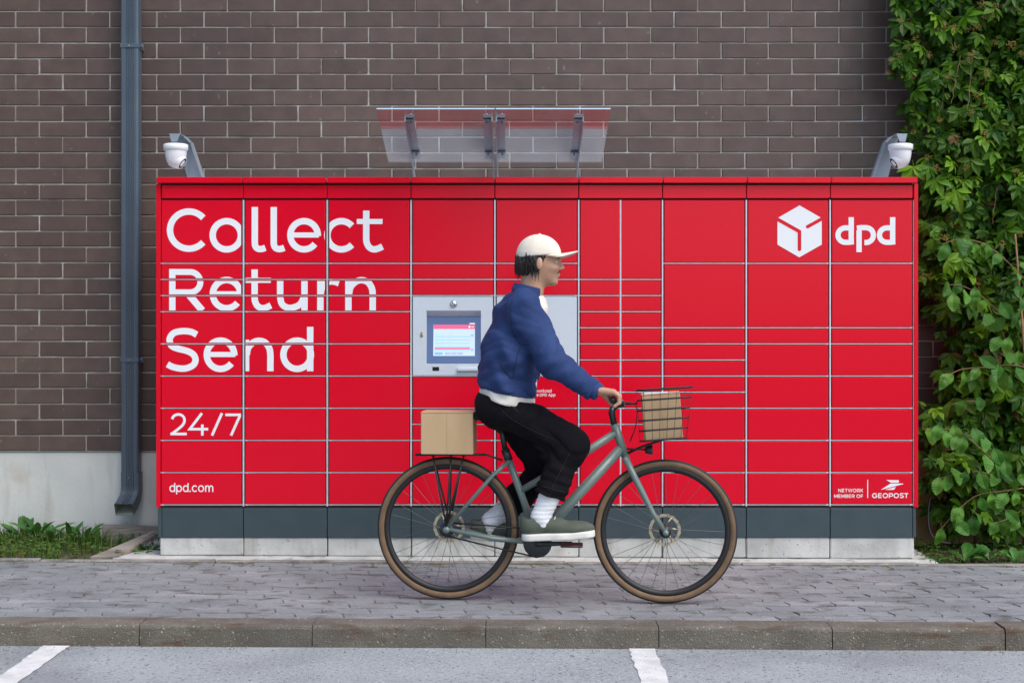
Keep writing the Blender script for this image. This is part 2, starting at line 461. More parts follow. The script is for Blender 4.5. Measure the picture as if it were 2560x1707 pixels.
# ------------------------------------------------------------------ ground, road, kerb, pavement
YW = 0.789                       # face of the brick wall
YK = -1.82                       # face of the kerb
mb = MB(); mb.add([(-600, -600, -0.125), (600, -600, -0.125), (600, 600, -0.125), (-600, 600, -0.125)], [(0, 1, 2, 3)])
tag(mb.build('ground', M['soil']), kind='structure')
mb = MB()
NX = 24
for i in range(NX + 1):
    x = -30 + 60 * i / NX
    mb.v += [(x, -11, -0.1 + gz(x) * 1.0), (x, YK + 0.03, -0.1 + gz(x))]
mb.f = [(2 * i, 2 * i + 2, 2 * i + 3, 2 * i + 1) for i in range(NX)]
mb.m = [0] * NX; mb.sm = [False] * NX
road = tag(mb.build('road', M['asphalt']), kind='structure')

def paint_line(xc, w, seed):
    r2 = random.Random(seed)
    m, n = MB(), 70
    for i in range(n + 1):
        y = YK - 0.004 - 5.0 * (i / n) ** 1.6
        for s_ in (-1, 1):
            x = xc + s_ * (w / 2 + r2.uniform(-0.006, 0.005))
            m.v.append((x, y, -0.1 + gz(x) + 0.004))
    m.f = [(2 * i, 2 * i + 1, 2 * i + 3, 2 * i + 2) for i in range(n)]
    m.m = [0] * n; m.sm = [False] * n
    return m.build('painted_line', M['paint'], road)
for k, xc in enumerate((-2.055, 0.585, 3.225, -4.695)):
    paint_line(xc, 0.118, 20 + k)

# kerb stones, 0.78 m each
kerb = tag(empty('kerb', (0, YK, -0.1)), kind='structure')
prof = [(0, -0.13), (0.0, -0.016), (0.004, -0.006), (0.014, 0.0), (0.15, 0.0), (0.15, -0.13)]
for k in range(-7, 7):
    x0 = -0.119 + 0.7825 * k
    x1 = x0 + 0.7825
    r2 = random.Random(k + 50)
    g0, dz = 0.002 + r2.uniform(-.001, .0015), r2.uniform(-.002, .003)
    m, n = MB(), 14
    for i in range(n + 1):
        x = x0 + g0 + (x1 - x0 - 2 * g0) * i / n
        for j, (py_, pz_) in enumerate(prof):
            wob = r2.uniform(-.0022, .0022) if j in (1, 2, 3) else 0
            chip = 0.0035 if (i in (0, n) and j in (1, 2, 3)) else 0
            m.v.append((x, YK + py_ + wob + chip, pz_ + gz(x) + dz + wob - chip * .6))
    P = len(prof)
    m.f = [(i * P + j, i * P + j + 1, (i + 1) * P + j + 1, (i + 1) * P + j) for i in range(n) for j in range(P - 1)]
    m.f += [tuple(range(P))[::-1], tuple(n * P + j for j in range(P))]
    m.m = [0] * len(m.f); m.sm = [False] * len(m.f)
    m.build('kerb_stone', M['kerb'], kerb)

# pavement of interlocking pavers
YP0, YP1 = YK + 0.153, -0.170
pav = tag(empty('pavement', (0, -0.9, 0)), kind='structure')
m = MB()
for i in range(NX + 1):
    x = -9 + 18 * i / NX
    m.v += [(x, YP0 - 0.002, gz(x) - 0.006), (x, YP1 + .004, gz(x) - 0.006)]
m.f = [(2 * i, 2 * i + 2, 2 * i + 3, 2 * i + 1) for i in range(NX)]; m.m = [0] * NX; m.sm = [False] * NX
m.build('sand_bed', M['joint_sand'], pav)
PL, ROWS = 0.225, 13
PW = (YP1 - YP0) / ROWS
def paver_poly(seed):
    r2 = random.Random(seed)
    a, g = 0.0065, 0.009
    zx = [0, .125, .25, .375, .5, .625, .75, .875, 1]
    f = lambda t: a * (1 if int(t * 4 + 1e-6) % 2 == 0 else -1)
    low = [(-PL / 2 + PL * t, -PW / 2 + (a if i % 2 else -a) * 0.8) for i, t in enumerate([0, .25, .5, .75, 1])]
    end = [(g, -PW / 4), (-g, PW / 4)]
    pts = low + [(PL / 2 + e[0], e[1]) for e in end] + [(x, y + PW) for x, y in low[::-1]] + [(-PL / 2 + e[0], e[1]) for e in end[::-1]]
    j = 0.975
    return [(x * (1 - .0055 / PL) , y * (1 - .0055 / PW)) for x, y in pts]
def paver_mesh(seed):
    r2 = random.Random(seed)
    poly = paver_poly(seed)
    n = len(poly)
    v = [(x * .985, y * .965, r2.uniform(-.0008, .0008)) for x, y in poly] + [(x, y, -0.005 - r2.uniform(0, .003)) for x, y in poly] + [(x, y, -0.03) for x, y in poly]
    f = [tuple(range(n))]
    for k in (0, 1):
        f += [(k * n + (i + 1) % n, k * n + i, (k + 1) * n + i, (k + 1) * n + (i + 1) % n) for i in range(n)]
    return v, f
pv = [paver_mesh(s) for s in range(4)]
pm = []
for v, f in pv:
    m = MB(); m.add(v, f); pm.append(m.mesh('paver', M['paver']))
spots = []
for r_ in range(ROWS):
    for c in range(-20, 21):
        x = c * PL + (PL / 2 if r_ % 2 else 0)
        y = YP0 + PW * (r_ + .5)
        half = 1280 * (y + CAMD) / FPX
        spots.append((abs(x) > half + .02, r_, x, y))
spots.sort(key=lambda s: (s[0], s[1], abs(s[2])))
mass = MB()
for k, (out, r_, x, y) in enumerate(spots):
    r2 = random.Random(k * 3 + 1)
    dz, q = r2.uniform(-.003, .002), r2.randrange(4)
    flat = (r2.uniform(-.012, .012), r2.uniform(-.008, .008))
    if k < 300:
        o = obj('paver', pm[q], pav, (x, y, gz(x) + dz))
        o.rotation_euler = (flat[0], flat[1] + .005, r2.uniform(-.008, .008))
    else:
        v, f = pv[q]
        mass.add([(x + a, y + b, gz(x + a) + dz + c_) for a, b, c_ in v], f)
tag(mass.build('paver_mass', M['paver_mass'], pav), kind='stuff')

# edging strip and the concrete slab that carries the locker
edg = tag(empty('edging', (0, -0.15, 0)), kind='structure')
for k in range(-6, 6):
    x0, x1 = k * 1.0 + .31, k * 1.0 + 1.305
    if x1 < -2.0 or x0 > 2.4 or True:
        z = gz((x0 + x1) / 2)
        m = MB(); m.box(x0, x1, -0.168, -0.118, -0.1, z + .012 + random.uniform(-.002, .002), .005)
        m.build('edging_stone', M['edging'], edg)
m = MB()
nn = 60
for i in range(nn + 1):
    x = -2.3 + 4.75 * i / nn
    yf = -0.114 + random.uniform(-.004, .004)
    if x < -2.1: yf = -0.114 + (-2.1 - x) * 0.2
    m.v += [(x, yf, gz(x) - .08), (x, yf, gz(x) + .006 + random.uniform(-.003, .003)), (x, -0.02, gz(x) + .010 + random.uniform(-.002, .002)), (x, 0.68, gz(x) + .011)]
m.f = [(4 * i + j, 4 * i + 4 + j, 4 * i + 5 + j, 4 * i + 1 + j) for i in range(nn) for j in range(3)]
m.m = [0] * len(m.f); m.sm = [False] * len(m.f)
tag(m.build('concrete_slab', M['slab']), kind='structure')
m = MB()
for i in range(NX + 1):
    x = -9 + 18 * i / NX
    for j in range(7):
        y = -0.12 + (YW + .12) * j / 6
        m.v.append((x, y, gz(x) - .008 + random.uniform(-.006, .004) - (.03 if -2.2 < x < 2.4 else 0)))
m.f = [(i * 7 + j, (i + 1) * 7 + j, (i + 1) * 7 + j + 1, i * 7 + j + 1) for i in range(NX) for j in range(6)]
m.m = [0] * len(m.f); m.sm = [True] * len(m.f)
tag(m.build('soil_bed', M['soil']), kind='structure')

# ------------------------------------------------------------------ building wall of bricks
wall = tag(empty('building_wall', (0, YW, 0)), 'dark brown clinker brick building wall with pale mortar above a concrete base', 'wall')
ZB = 0.559
m = MB(); m.box(-7.5, 7.5, YW + .003, YW + .3, ZB - .004, ZB + 4.3)
m.build('mortar', M['mortar'], wall)
m = MB(); m.box(-7.5, 2.35, YW + .012, YW + .28, -0.12, ZB - .006, .004)
m.build('foundation', M['plaster'], wall)
m = MB(); m.box(2.353, 7.5, YW + .012, YW + .28, -0.12, ZB - .006, .004)
tag(m.build('foundation', M['ochre_plaster'], wall), 'ochre stained base behind the creeper')
BL, BH = 0.2912, 0.092
def brick_verts(seed):
    r2 = random.Random(seed)
    m = MB(); m.box(-BL / 2, BL / 2, 0, .06, -BH / 2, BH / 2, .004)
    return [(x + r2.uniform(-.0012, .0012), y + r2.uniform(-.001, .001), z + r2.uniform(-.0012, .0012)) for x, y, z in m.v], m.f
bv = [brick_verts(s) for s in range(6)]
bms = []
for v, f in bv:
    m = MB(); m.add(v, f); bms.append(m.mesh('brick', M['brick']))
bs_, J0 = [], -3.0148 + 0.15
for k in range(0, 41):
    z = ZB + .1 * (k + .5)
    for c in range(-14, 36):
        x = J0 + .3 * c + (.15 if k % 2 else 0)
        if abs(x) > 7.3: continue
        px = 1280 + x * FPX / (CAMD + YW); py = HOR - (z - EYE) * FPX / (CAMD + YW)
        seen = -65 < px < 2345 and py > -22 and (py < 448 or px < 420)
        if 2295 < px < 2400 and 440 < py < 1140: seen = True
        bs_.append((not seen, k, x, z))
bs_.sort()
mass, nb = MB(), 0
for q, (hid, k, x, z) in enumerate(bs_):
    r2 = random.Random(q * 7 + 3)
    i = r2.randrange(6)
    p = (x + r2.uniform(-.0012, .0012), YW - .0035 + r2.uniform(-.0014, .0012), z + r2.uniform(-.001, .001))
    rot = r2.uniform(-.0025, .0025)
    if not hid and nb < 300:
        nb += 1
        o = obj('brick', bms[i], wall, p)
        o.rotation_euler = (r2.uniform(-.006, .006), rot, r2.uniform(-.003, .003))
    else:
        v, f = bv[i]
        mass.add([(p[0] + a, p[1] + b, p[2] + c) for a, b, c in v], f)
tag(mass.build('brick_mass', M['brick_mass'], wall), kind='stuff')
print('bricks as parts', nb, 'seen', sum(1 for b in bs_ if not b[0]))

# ------------------------------------------------------------------ parcel locker
PPM = FPX / CAMD                # photo pixels for a metre on the locker front
LX = lambda px: (px - 1280) / PPM
LZ = lambda py: EYE - (py - HOR) / PPM
lock = tag(empty('parcel_locker', (LX(1342), 0.3, 0.1)), 'long red parcel locker bank with grey pay terminal and white lettering', 'parcel locker')
CB = [398.7 + 209.6 * i for i in range(10)]
ROW0, U = 498.0, 40.2
m = MB()
m.box(LX(401), LX(1064), .019, .6, LZ(1266), LZ(447)); m.box(LX(1205), LX(2283), .019, .6, LZ(1266), LZ(447))
m.box(LX(1064.2), LX(1204.8), .0192, .6, LZ(772), LZ(447.2)); m.box(LX(1064.2), LX(1204.8), .0192, .6, LZ(1265.8), LZ(912))
m.build('carcass', M['gap'], lock)
for side, (a, b) in enumerate(((390.5, 401.5), (2284.5, 2295))):
    m = MB(); m.box(LX(a), LX(b), -.004, .605, LZ(1268), LZ(459.5), .002); m.build('side_panel', M['red'], lock)
for i in range(9):
    a, b = (395 if i == 0 else CB[i] + 1.2), (2290 if i == 8 else CB[i + 1] - 1.2)
    m = MB(); m.box(LX(a), LX(b), -.034, .002, LZ(459), LZ(444.5), .0025); m.build('cap', M['red'], lock)
    m = MB(); m.box(LX(a), LX(b), .003, .61, LZ(455), LZ(446), .001); m.build('roof_sheet', M['galv'], lock)
    a, b = (405 if i == 0 else CB[i] + 1.0), (2281 if i == 8 else CB[i + 1] - 1.0)
    m = MB(); m.box(LX(a), LX(b), -.006, .018, LZ(496), LZ(463), .002); m.build('fascia_panel', M['red'], lock)
    a, b = CB[i] + .9, CB[i + 1] - .9
    if i == 0: a = 405
    if i == 8: b = 2281
    m = MB(); m.box(LX(a), LX(b), .0, .5, LZ(1343), LZ(1270.5), .002); m.build('plinth_panel', M['plinth'], lock)
for a, b in ((394.5, 404), (2282, 2290)):
    m = MB(); m.box(LX(a), LX(b), -.001, .5, LZ(1343), LZ(1269.5), .002); m.build('plinth_corner', M['plinth'], lock)
m = MB(); m.box(LX(398), LX(2286), .012, .5, LZ(1271), LZ(1262)); m.build('base_rail', M['gap'], lock)
# frame posts between the columns
for i in range(10):
    w_ = 1.9
    m = MB(); m.box(LX(CB[i] - w_ + (1.5 if i == 0 else 0)), LX(CB[i] + w_ - (1.5 if i == 9 else 0)), .0005, .0188, LZ(1265.5), LZ(500), .0015); m.build('frame_post', M['silver'], lock)
m = MB(); m.box(LX((CB[5] + CB[6]) / 2 - 2.0), LX((CB[5] + CB[6]) / 2 + 2.0), .0005, .0188, LZ(1265.5), LZ(500), .0015); m.build('frame_post', M['silver'], lock)

A = [4, 1, 1, 1, 2, 2, 2, 2, 2, 2]
LAY = [A, A, A, [4, 1, 1, -5, 2, 1, 1, 2, 2], [4, 1, 1, -5, 2, 2, 2, 2], None, [4, 4, 1, 1, 1, 1, 1, 2, 2, 2], [4, 4, 1, 2, 2, 2, 2, 2], [4, 4, 1, 2, 2, 2, 2, 2]]
C6 = [5] + [1] * 9 + [5]
doors, dmesh, hmesh = [], {}, None
MH = MB(); MH.box(-.0045, .0045, -.002, .015, -.0035, .0035, .001); hmesh = MH.mesh('hinge', M['silver'])
def add_column(xa, xb, lay, hinge):
    y = ROW0
    for u in lay:
        y1 = y + abs(u) * U
        x0, x1 = xa + 4.6, xb - 4.6
        t, b = y + 2.7, y1 - 2.3
        # shelf edge: a bright rail with a dark seam below it
        m = MB(); m.box(LX(xa + 2.4), LX(xb - 2.4), .003, .0185, LZ(y1 + .9), LZ(y1 - 1.5), .0008)
        m.build('shelf_edge', M['silver'], lock)
        if u > 0:
            w, h = LX(x1) - LX(x0), LZ(t) - LZ(b)
            key = (round(w, 4), round(h, 4))
            if key not in dmesh:
                d = MB(); d.box(-w / 2, w / 2, 0, .018, -h / 2, h / 2, .0022)
                dmesh[key] = d.mesh('door', M['red'])
            o = obj('door', dmesh[key], lock, ((LX(x0) + LX(x1)) / 2, 0.0, (LZ(t) + LZ(b)) / 2))
            o.rotation_euler = (random.gauss(0, .0016), 0, random.gauss(0, .0016))
            doors.append((o, x0 + 1, t + 1, x1 - 1, b - 1))
            hx = x0 + 4 if hinge == 'l' else x1 - 4
            obj('hinge', hmesh, o, (LX(hx), .0, LZ(y1)))
        y = y1
for i in range(9):
    if LAY[i] is None:
        c = (CB[i] + CB[i + 1]) / 2
        add_column(CB[i], c + 2.2, C6, 'r'); add_column(c - 2.2, CB[i + 1], C6, 'l')
    else:
        add_column(CB[i], CB[i + 1], LAY[i], 'l' if i < 3 else 'r')

# ---- lettering: strokes of even width, cut at the door edges like vinyl film
def arc(cx, cy, rx, ry, a0, a1, n=28):
    return [(cx + rx * math.cos(R(a0 + (a1 - a0) * i / n)), cy - ry * math.sin(R(a0 + (a1 - a0) * i / n))) for i in range(n + 1)]
def smooth(pts, n=8):
    out = []
    P_ = [pts[0]] + list(pts) + [pts[-1]]
    for i in range(1, len(P_) - 2):
        p0, p1, p2, p3 = (np.array(P_[i + d]) for d in (-1, 0, 1, 2))
        for k in range(n):
            t = k / n
            out.append(tuple(.5 * (2 * p1 + (p2 - p0) * t + (2 * p0 - 5 * p1 + 4 * p2 - p3) * t * t + (3 * p1 - p0 - 3 * p2 + p3) * t ** 3)))
    return out + [tuple(pts[-1])]
def stroke(pts, w, closed=False):
    p = [np.array(q, float) for q in pts]
    n = len(p)
    L_, R_ = [], []
    for i in range(n):
        if closed:
            a, b = p[(i - 1) % n], p[(i + 1) % n]
            d0, d1 = p[i] - a, b - p[i]
        else:
            d0 = p[i] - p[i - 1] if i else p[1] - p[0]
            d1 = p[i + 1] - p[i] if i < n - 1 else p[i] - p[i - 1]
        d0, d1 = d0 / (np.linalg.norm(d0) + 1e-9), d1 / (np.linalg.norm(d1) + 1e-9)
        n0, n1 = np.array((-d0[1], d0[0])), np.array((-d1[1], d1[0]))
        mt_ = n0 + n1
        mt_ = mt_ / (np.linalg.norm(mt_) + 1e-9)
        sc = min(2.2, 1 / max(.3, mt_.dot(n0)))
        L_.append(p[i] + mt_ * w / 2 * sc); R_.append(p[i] - mt_ * w / 2 * sc)
    return [[L_[i], L_[(i + 1) % n], R_[(i + 1) % n], R_[i]] for i in range(n if closed else n - 1)]
def clip(poly, x0, y0, x1, y1):
    for ax, lim, sg in ((0, x0, 1), (0, x1, -1), (1, y0, 1), (1, y1, -1)):
        out = []
        for i in range(len(poly)):
            a, b = poly[i - 1], poly[i]
            ia, ib = (a[ax] - lim) * sg >= 0, (b[ax] - lim) * sg >= 0
            if ia != ib:
                t = (lim - a[ax]) / (b[ax] - a[ax])
                out.append(a + (b - a) * t)
            if ib: out.append(b)
        poly = out
        if len(poly) < 3: return []
    return poly
DECAL = []                       # (convex polygon in photo pixels, layer, material, which character)
LAYER, GID = [0], [0]
def ink(polys, mt=0):
    LAYER[0] += 1
    for q in polys:
        DECAL.append(([np.array(a, float) for a in q], LAYER[0] % 6 + (6 if mt else 0), mt, GID[0]))

# glyph strokes in units where a capital is 233 high; baseline y = 0, y grows downwards
G = {
 'C': (225, [(arc(125, -121, 106, 104, 41, 319, 44), 0)]),
 'o': (200, [(arc(97, -92, 79, 79, 0, 360, 44)[:-1], 1)]),
 'l': (85, [(smooth([(18, -250), (18, -120), (18, -52), (22, -30), (32, -19), (47, -15), (62, -16.5), (77, -22)]), 0)]),
 'e': (185, [(arc(94, -92, 77, 79, -3, 322, 44), 0), ([(30, -93.5), (177, -93.5)], 0, .8)]),
 'c': (175, [(arc(97, -92, 79, 79, 42, 318, 36), 0)]),
 't': (155, [(smooth([(53, -230), (53, -140), (53, -70), (58, -45), (69, -26), (87, -15), (107, -14), (127, -21), (144, -29)]), 0), ([(0, -169), (144, -169)], 0, .8)]),
 'R': (215, [([(18, 0), (18, -233)], 0), ([(19, -216)] + arc(118, -159, 57, 57, 90, -90, 20) + [(19, -102)], 0, .93), ([(100, -102), (186, 0)], 0, 1.08)]),
 'u': (175, [(smooth([(18, -178), (18, -120), (19, -70), (30, -34), (60, -16), (95, -18), (130, -36), (150, -72)]), 0), ([(154, -178), (154, 0)], 0)]),
 'r': (130, [([(18, -176), (18, 0)], 0), (smooth([(20, -92), (28, -130), (50, -154), (86, -163), (122, -153)]), 0)]),
 'n': (175, [([(18, -176), (18, 0)], 0), (smooth([(22, -92), (30, -130), (55, -158), (88, -170), (125, -160), (148, -128), (154, -90), (154, -40), (154, 0)]), 0)]),
 'S': (190, [(smooth([(170, -204), (138, -220), (90, -224), (43, -214), (20, -186), (20, -160), (33, -139), (68, -125), (113, -114), (148, -96), (163, -67), (153, -37), (118, -18), (78, -15), (33, -25), (6, -39)]), 0)]),
 'd': (190, [(arc(94, -92, 77, 79, 0, 360, 40)[:-1], 1), ([(167, -248), (167, 0)], 0)]),
 'p': (190, [(arc(94, -92, 77, 79, 0, 360, 40)[:-1], 1), ([(18, -178), (18, 66)], 0)]),
 'm': (285, [([(18, -176), (18, 0)], 0), (smooth([(22, -92), (30, -135), (52, -160), (80, -168), (108, -158), (126, -130), (130, -90), (130, 0)]), 0), (smooth([(134, -92), (142, -135), (166, -160), (195, -168), (225, -158), (243, -130), (247, -90), (247, 0)]), 0)]),
 '.': (50, [([(20, -38), (20, 0)], 0, 1.1)]),
 'w': (255, [([(10, -176), (68, -10), (122, -170), (176, -10), (234, -176)], 0)]),
 'a': (185, [(arc(94, -92, 77, 79, 0, 360, 40)[:-1], 1), ([(167, -178), (167, 0)], 0)]),
 'h': (175, [([(18, -250), (18, 0)], 0), (smooth([(22, -92), (30, -130), (55, -158), (88, -170), (125, -160), (148, -128), (154, -90), (154, 0)]), 0)]),
 'D': (220, [([(18, 0), (18, -233)], 0), ([(19, -216)] + arc(85, -116.5, 100, 99.5, 90, -90, 24) + [(19, -17)], 0)]),
 'P': (200, [([(18, 0), (18, -233)], 0), ([(19, -216)] + arc(118, -153, 60, 63, 90, -90, 20) + [(19, -90)], 0)]),
 'A': (225, [([(8, 0), (108, -225), (208, 0)], 0), ([(48, -75), (168, -75)], 0)]),
 'N': (225, [([(18, 0), (18, -233)], 0), ([(18, -222), (182, -10)], 0), ([(182, 0), (182, -233)], 0)]),
 'E': (190, [([(18, 0), (18, -233)], 0), ([(19, -216), (160, -216)], 0), ([(19, -117), (148, -117)], 0), ([(19, -17), (162, -17)], 0)]),
 'T': (190, [([(88, 0), (88, -216)], 0), ([(0, -216), (176, -216)], 0)]),
 'W': (310, [([(8, -233), (76, -14), (145, -222), (214, -14), (284, -233)], 0)]),
 'O': (265, [(arc(122, -116.5, 106, 103, 0, 360, 40)[:-1], 1)]),
 'K': (205, [([(18, 0), (18, -233)], 0), ([(180, -233), (52, -112)], 0), ([(70, -128), (184, 0)], 0)]),
 'M': (265, [([(14, 0), (28, -233)], 0), ([(28, -222), (122, -50), (216, -222)], 0), ([(216, -233), (232, 0)], 0)]),
 'B': (205, [([(18, 0), (18, -233)], 0), ([(19, -216)] + arc(105, -168, 48, 48, 90, -90, 16) + [(19, -120)], 0), ([(19, -121)] + arc(112, -69, 54, 52, 90, -90, 16) + [(19, -17)], 0)]),
 'F': (180, [([(18, 0), (18, -233)], 0), ([(19, -216), (158, -216)], 0), ([(19, -112), (146, -112)], 0)]),
 'G': (255, [(arc(122, -116.5, 106, 103, 42, 330, 36) + [(218, -112)], 0), ([(140, -112), (232, -112)], 0)]),
 '2': (110, [(smooth([(12, -92), (20, -108), (38, -117), (58, -117), (76, -104), (81, -82), (70, -58), (40, -32), (8, -8)]), 0), ([(2, -9), (94, -9)], 0)]),
 '4': (125, [([(78, -125), (10, -36), (113, -36)], 0), ([(80, -62), (80, 0)], 0)]),
 '/': (75, [([(62, -125), (6, 0)], 0)]),
 '7': (95, [([(0, -116), (84, -116), (32, 0)], 0)]),
 ' ': (75, []),
}
def glyph(ch, x, y, s, w):
    GID[0] += 1
    for g in G[ch][1]:
        pts, closed = g[0], g[1]
        k = g[2] if len(g) > 2 else 1.0
        ink(stroke([(x + px * s, y + py * s) for px, py in pts], w * k, closed))
def text(st, x0, x1, y, s, w, track=24.0):
    tot = sum(G[c][0] + track for c in st) - 18 - track
    k = (x1 - x0) / tot
    x = x0
    for c in st:
        glyph_x(c, x, y, k, s, w)
        x += (G[c][0] + track) * k
def glyph_x(ch, x, y, sx, sy, w):
    GID[0] += 1
    for g in G[ch][1]:
        kk = g[2] if len(g) > 2 else 1.0
        ink(stroke([(x + px * sx, y + py * sy) for px, py in g[0]], w * kk, g[1]))
Z = 1 / 2.24
for st, base, xs in (('Collect', 1410, (933, 1173, 1409, 1515, 1609, 1815, 1998)),
                     ('Return', 1456 + 283 - 0, (947, 1175, 1373, 1551, 1776, 1933)),
                     ('Send', 1456 + 622, (932, 1141, 1360, 1570))):
    for c, x in zip(st, xs):
        glyph(c, x * Z, base * Z, Z, 35.5 * Z)
for c, x in zip('24/7', (952, 1053, 1181, 1262)):
    glyph(c, x * Z, (1456 + 982) * Z, Z, 14.5 * Z)
text('dpd.com', 949 * Z, 1195 * Z, (1456 + 1297) * Z, .2 * Z, 6.6 * Z)
text('Download', 900 + 966 * Z, 900 + 1072 * Z, 500 + 1076 * Z, .069 * Z, 2.5 * Z)
text('the DPD App', 900 + 966 * Z, 900 + 1093 * Z, 500 + 1099 * Z, .069 * Z, 2.5 * Z)
Q = 1 / 9.408
text('NETWORK', 2060 + 338 * Q, 2060 + 917 * Q, 1180 + 467 * Q, .34 * Q, 14 * Q)
text('MEMBER OF', 2060 + 238 * Q, 2060 + 917 * Q, 1180 + 599 * Q, .34 * Q, 14 * Q)
text('GEOPOST', 2060 + 1132 * Q, 2060 + 1977 * Q, 1180 + 602 * Q, .47 * Q, 22 * Q)
EMBLEM = GID[0] + 1
GID[0] += 1
ink([[(2060 + x * Q, 1180 + y * Q) for x, y in ((1018, 178), (1037, 178), (1037, 605), (1018, 605))]])
for poly in (((1460, 180), (1750, 185), (1765, 205), (1748, 243), (1575, 243)), ((1570, 262), (1862, 264), (1860, 278), (1345, 412), (1340, 408)),
             ((1435, 412), (1685, 343), (1660, 390), (1645, 405), (1620, 412))):
    GID[0] += 1
    ink([[(2060 + x * Q, 1180 + y * Q) for x, y in poly]])
# the parcel cube and the three letters beside it
PX = lambda x, y: (1636 + x * Z, y * Z)
GID[0] += 1
ink([[PX(*p) for p in ((813, 1151), (937, 1222), (937, 1370), (811, 1441), (689, 1370), (689, 1222))]])
ink(stroke([PX(676, 1221), PX(812, 1297), PX(812, 1399)], 20 * Z), 1)
ink([[PX(812 + 10 * math.cos(a * .5236), 1397 + 10 * math.sin(a * .5236)) for a in range(12)]], 1)
ink(stroke([PX(950, 1219), PX(856, 1271)], 19 * Z), 1)
ink([[PX(857 + 9.5 * math.cos(a * .5236), 1270 + 9.5 * math.sin(a * .5236)) for a in range(12)]], 1)
for x0 in (1013, 1245):
    GID[0] += 1
    ink(stroke([PX(x0 + 90, 1277)] + [PX(*p) for p in arc(x0 + 57, 1317, 42, 40.5, 90, 270, 26)] + [PX(x0 + 78, 1357.5), PX(x0 + 103, 1354)], 29 * Z))
    ink(stroke([PX(x0 + 89, 1217), PX(x0 + 89, 1357)], 29.5 * Z))
GID[0] += 1
ink(stroke([PX(1146, 1290), PX(1146, 1412)], 29.5 * Z))
ink(stroke([PX(1134, 1278), PX(1160, 1275)] + [PX(*p) for p in arc(1185, 1317, 41, 41.5, 90, -90, 26)] + [PX(1176, 1358.5)], 29 * Z))

for (o, x0, y0, x1, y1) in doors:
    byg = {}
    for poly, lay, mt, gid in DECAL:
        xs, ys = [p[0] for p in poly], [p[1] for p in poly]
        if max(xs) < x0 or min(xs) > x1 or max(ys) < y0 or min(ys) > y1: continue
        c = clip(poly, x0, y0, x1, y1)
        if c:
            yy = -.0005 - .00012 * lay
            byg.setdefault(gid, MB()).add([(LX(p[0]), yy, LZ(p[1])) for p in c], [tuple(range(len(c)))], mt)
    for gid in sorted(byg):
        obj('letter' if gid < EMBLEM else 'emblem', byg[gid].mesh('letter', [M['white_vinyl'], M['red']]), o, (0, 0, 0))

# ---- terminal
t0, t1 = ROW0 + 6 * U, ROW0 + 11 * U
tz0, tz1 = t0 + 2.7, t1 - 2.3
ta, tb = CB[3] + 4.6, CB[4] - 4.6
def T(x, y): return (1020 + x / 6.535, 720 + y / 6.535)      # zoomed view of the terminal
hx0, hy0 = T(302, 368); hx1, hy1 = T(1192, 1242)
m = MB()
X_ = [LX(ta), LX(hx0), LX(hx1), LX(tb)]; Z_ = [LZ(tz1), LZ(hy1), LZ(hy0), LZ(tz0)]
for i in range(3):
    for j in range(3):
        if i == 1 and j == 1: continue
        m.add([(X_[i], 0, Z_[j]), (X_[i + 1], 0, Z_[j]), (X_[i + 1], 0, Z_[j + 1]), (X_[i], 0, Z_[j + 1])], [(0, 1, 2, 3)])
# recess walls, back leaning away at the bottom
D_ = .07
m.add([(X_[1], 0, Z_[2]), (X_[2], 0, Z_[2]), (X_[2], D_, Z_[2] - .035), (X_[1], D_, Z_[2] - .035)], [(0, 1, 2, 3)])
m.add([(X_[1], 0, Z_[1]), (X_[2], 0, Z_[1]), (X_[2], .012, Z_[1] + .002), (X_[1], .012, Z_[1] + .002)], [(3, 2, 1, 0)])
for x in (X_[1], X_[2]):
    m.add([(x, 0, Z_[1]), (x, 0, Z_[2]), (x, D_, Z_[2] - .035), (x, .012, Z_[1] + .002)], [(0, 1, 2, 3)])
for (a, b, c, d) in ((X_[0], X_[0], Z_[0], Z_[3]), (X_[3], X_[3], Z_[0], Z_[3])):
    m.add([(a, 0, c), (a, 0, d), (a, .018, d), (a, .018, c)], [(0, 1, 2, 3)])
for z in (Z_[0], Z_[3]):
    m.add([(X_[0], 0, z), (X_[3], 0, z), (X_[3], .018, z), (X_[0], .018, z)], [(0, 1, 2, 3)])
term = m.build('terminal_panel', M['grey_steel'], lock)
fix_normals(term.data)
# screen glass fills the recess and leans back
s0 = Vector((X_[1], .0125, Z_[1] + .003)); s1 = Vector((X_[2], .0125, Z_[1] + .003)); up_ = Vector((0, D_ - .0135, (Z_[2] - .0365) - (Z_[1] + .003)))
m = MB(); m.add([s0, s1, s1 + up_, s0 + up_], [(0, 1, 2, 3)])
m.build('bezel', screen_mat('bezel_glass', (0.10, 0.16, 0.33), .35), lock)
def S(x, y, k):                  # point on the screen plane from the zoomed view
    u_ = (x - 302) / (1192 - 302); v_ = (1242 - y) / (1242 - 505)
    nrm = Vector((0, -1, .3)).normalized()
    return s0 + (s1 - s0) * u_ + up_ * v_ + nrm * (.0006 + .0004 * k)
scr = MB()
def srect(x0, y0, x1, y1, mi, k):
    scr.add([S(x0, y1, k), S(x1, y1, k), S(x1, y0, k), S(x0, y0, k)], [(0, 1, 2, 3)], mi)
srect(408, 628, 1090, 1122, 0, 0)
srect(411, 628, 1092, 698, 1, 1)
for y in (820, 872, 925, 978, 1032): srect(432, y - 11, 1008, y + 11, 2, 1)
for y in (768, 794, 846, 898, 950):
    for xa, xb in ((445, 500), (525, 580), (640, 740)): srect(xa, y - 3, xb, y + 3, 2, 1)
srect(430, 992, 1010, 1018, 1, 2)
srect(430, 1066, 564, 1103, 3, 1)
for a in (598, 702, 804): srect(a, 1066, a + 90, 1103, 4, 1)
srect(1020, 782, 1070, 820, 4, 1); srect(1020, 1006, 1068, 1044, 4, 1)
srect(998, 603, 1090, 620, 5, 1)
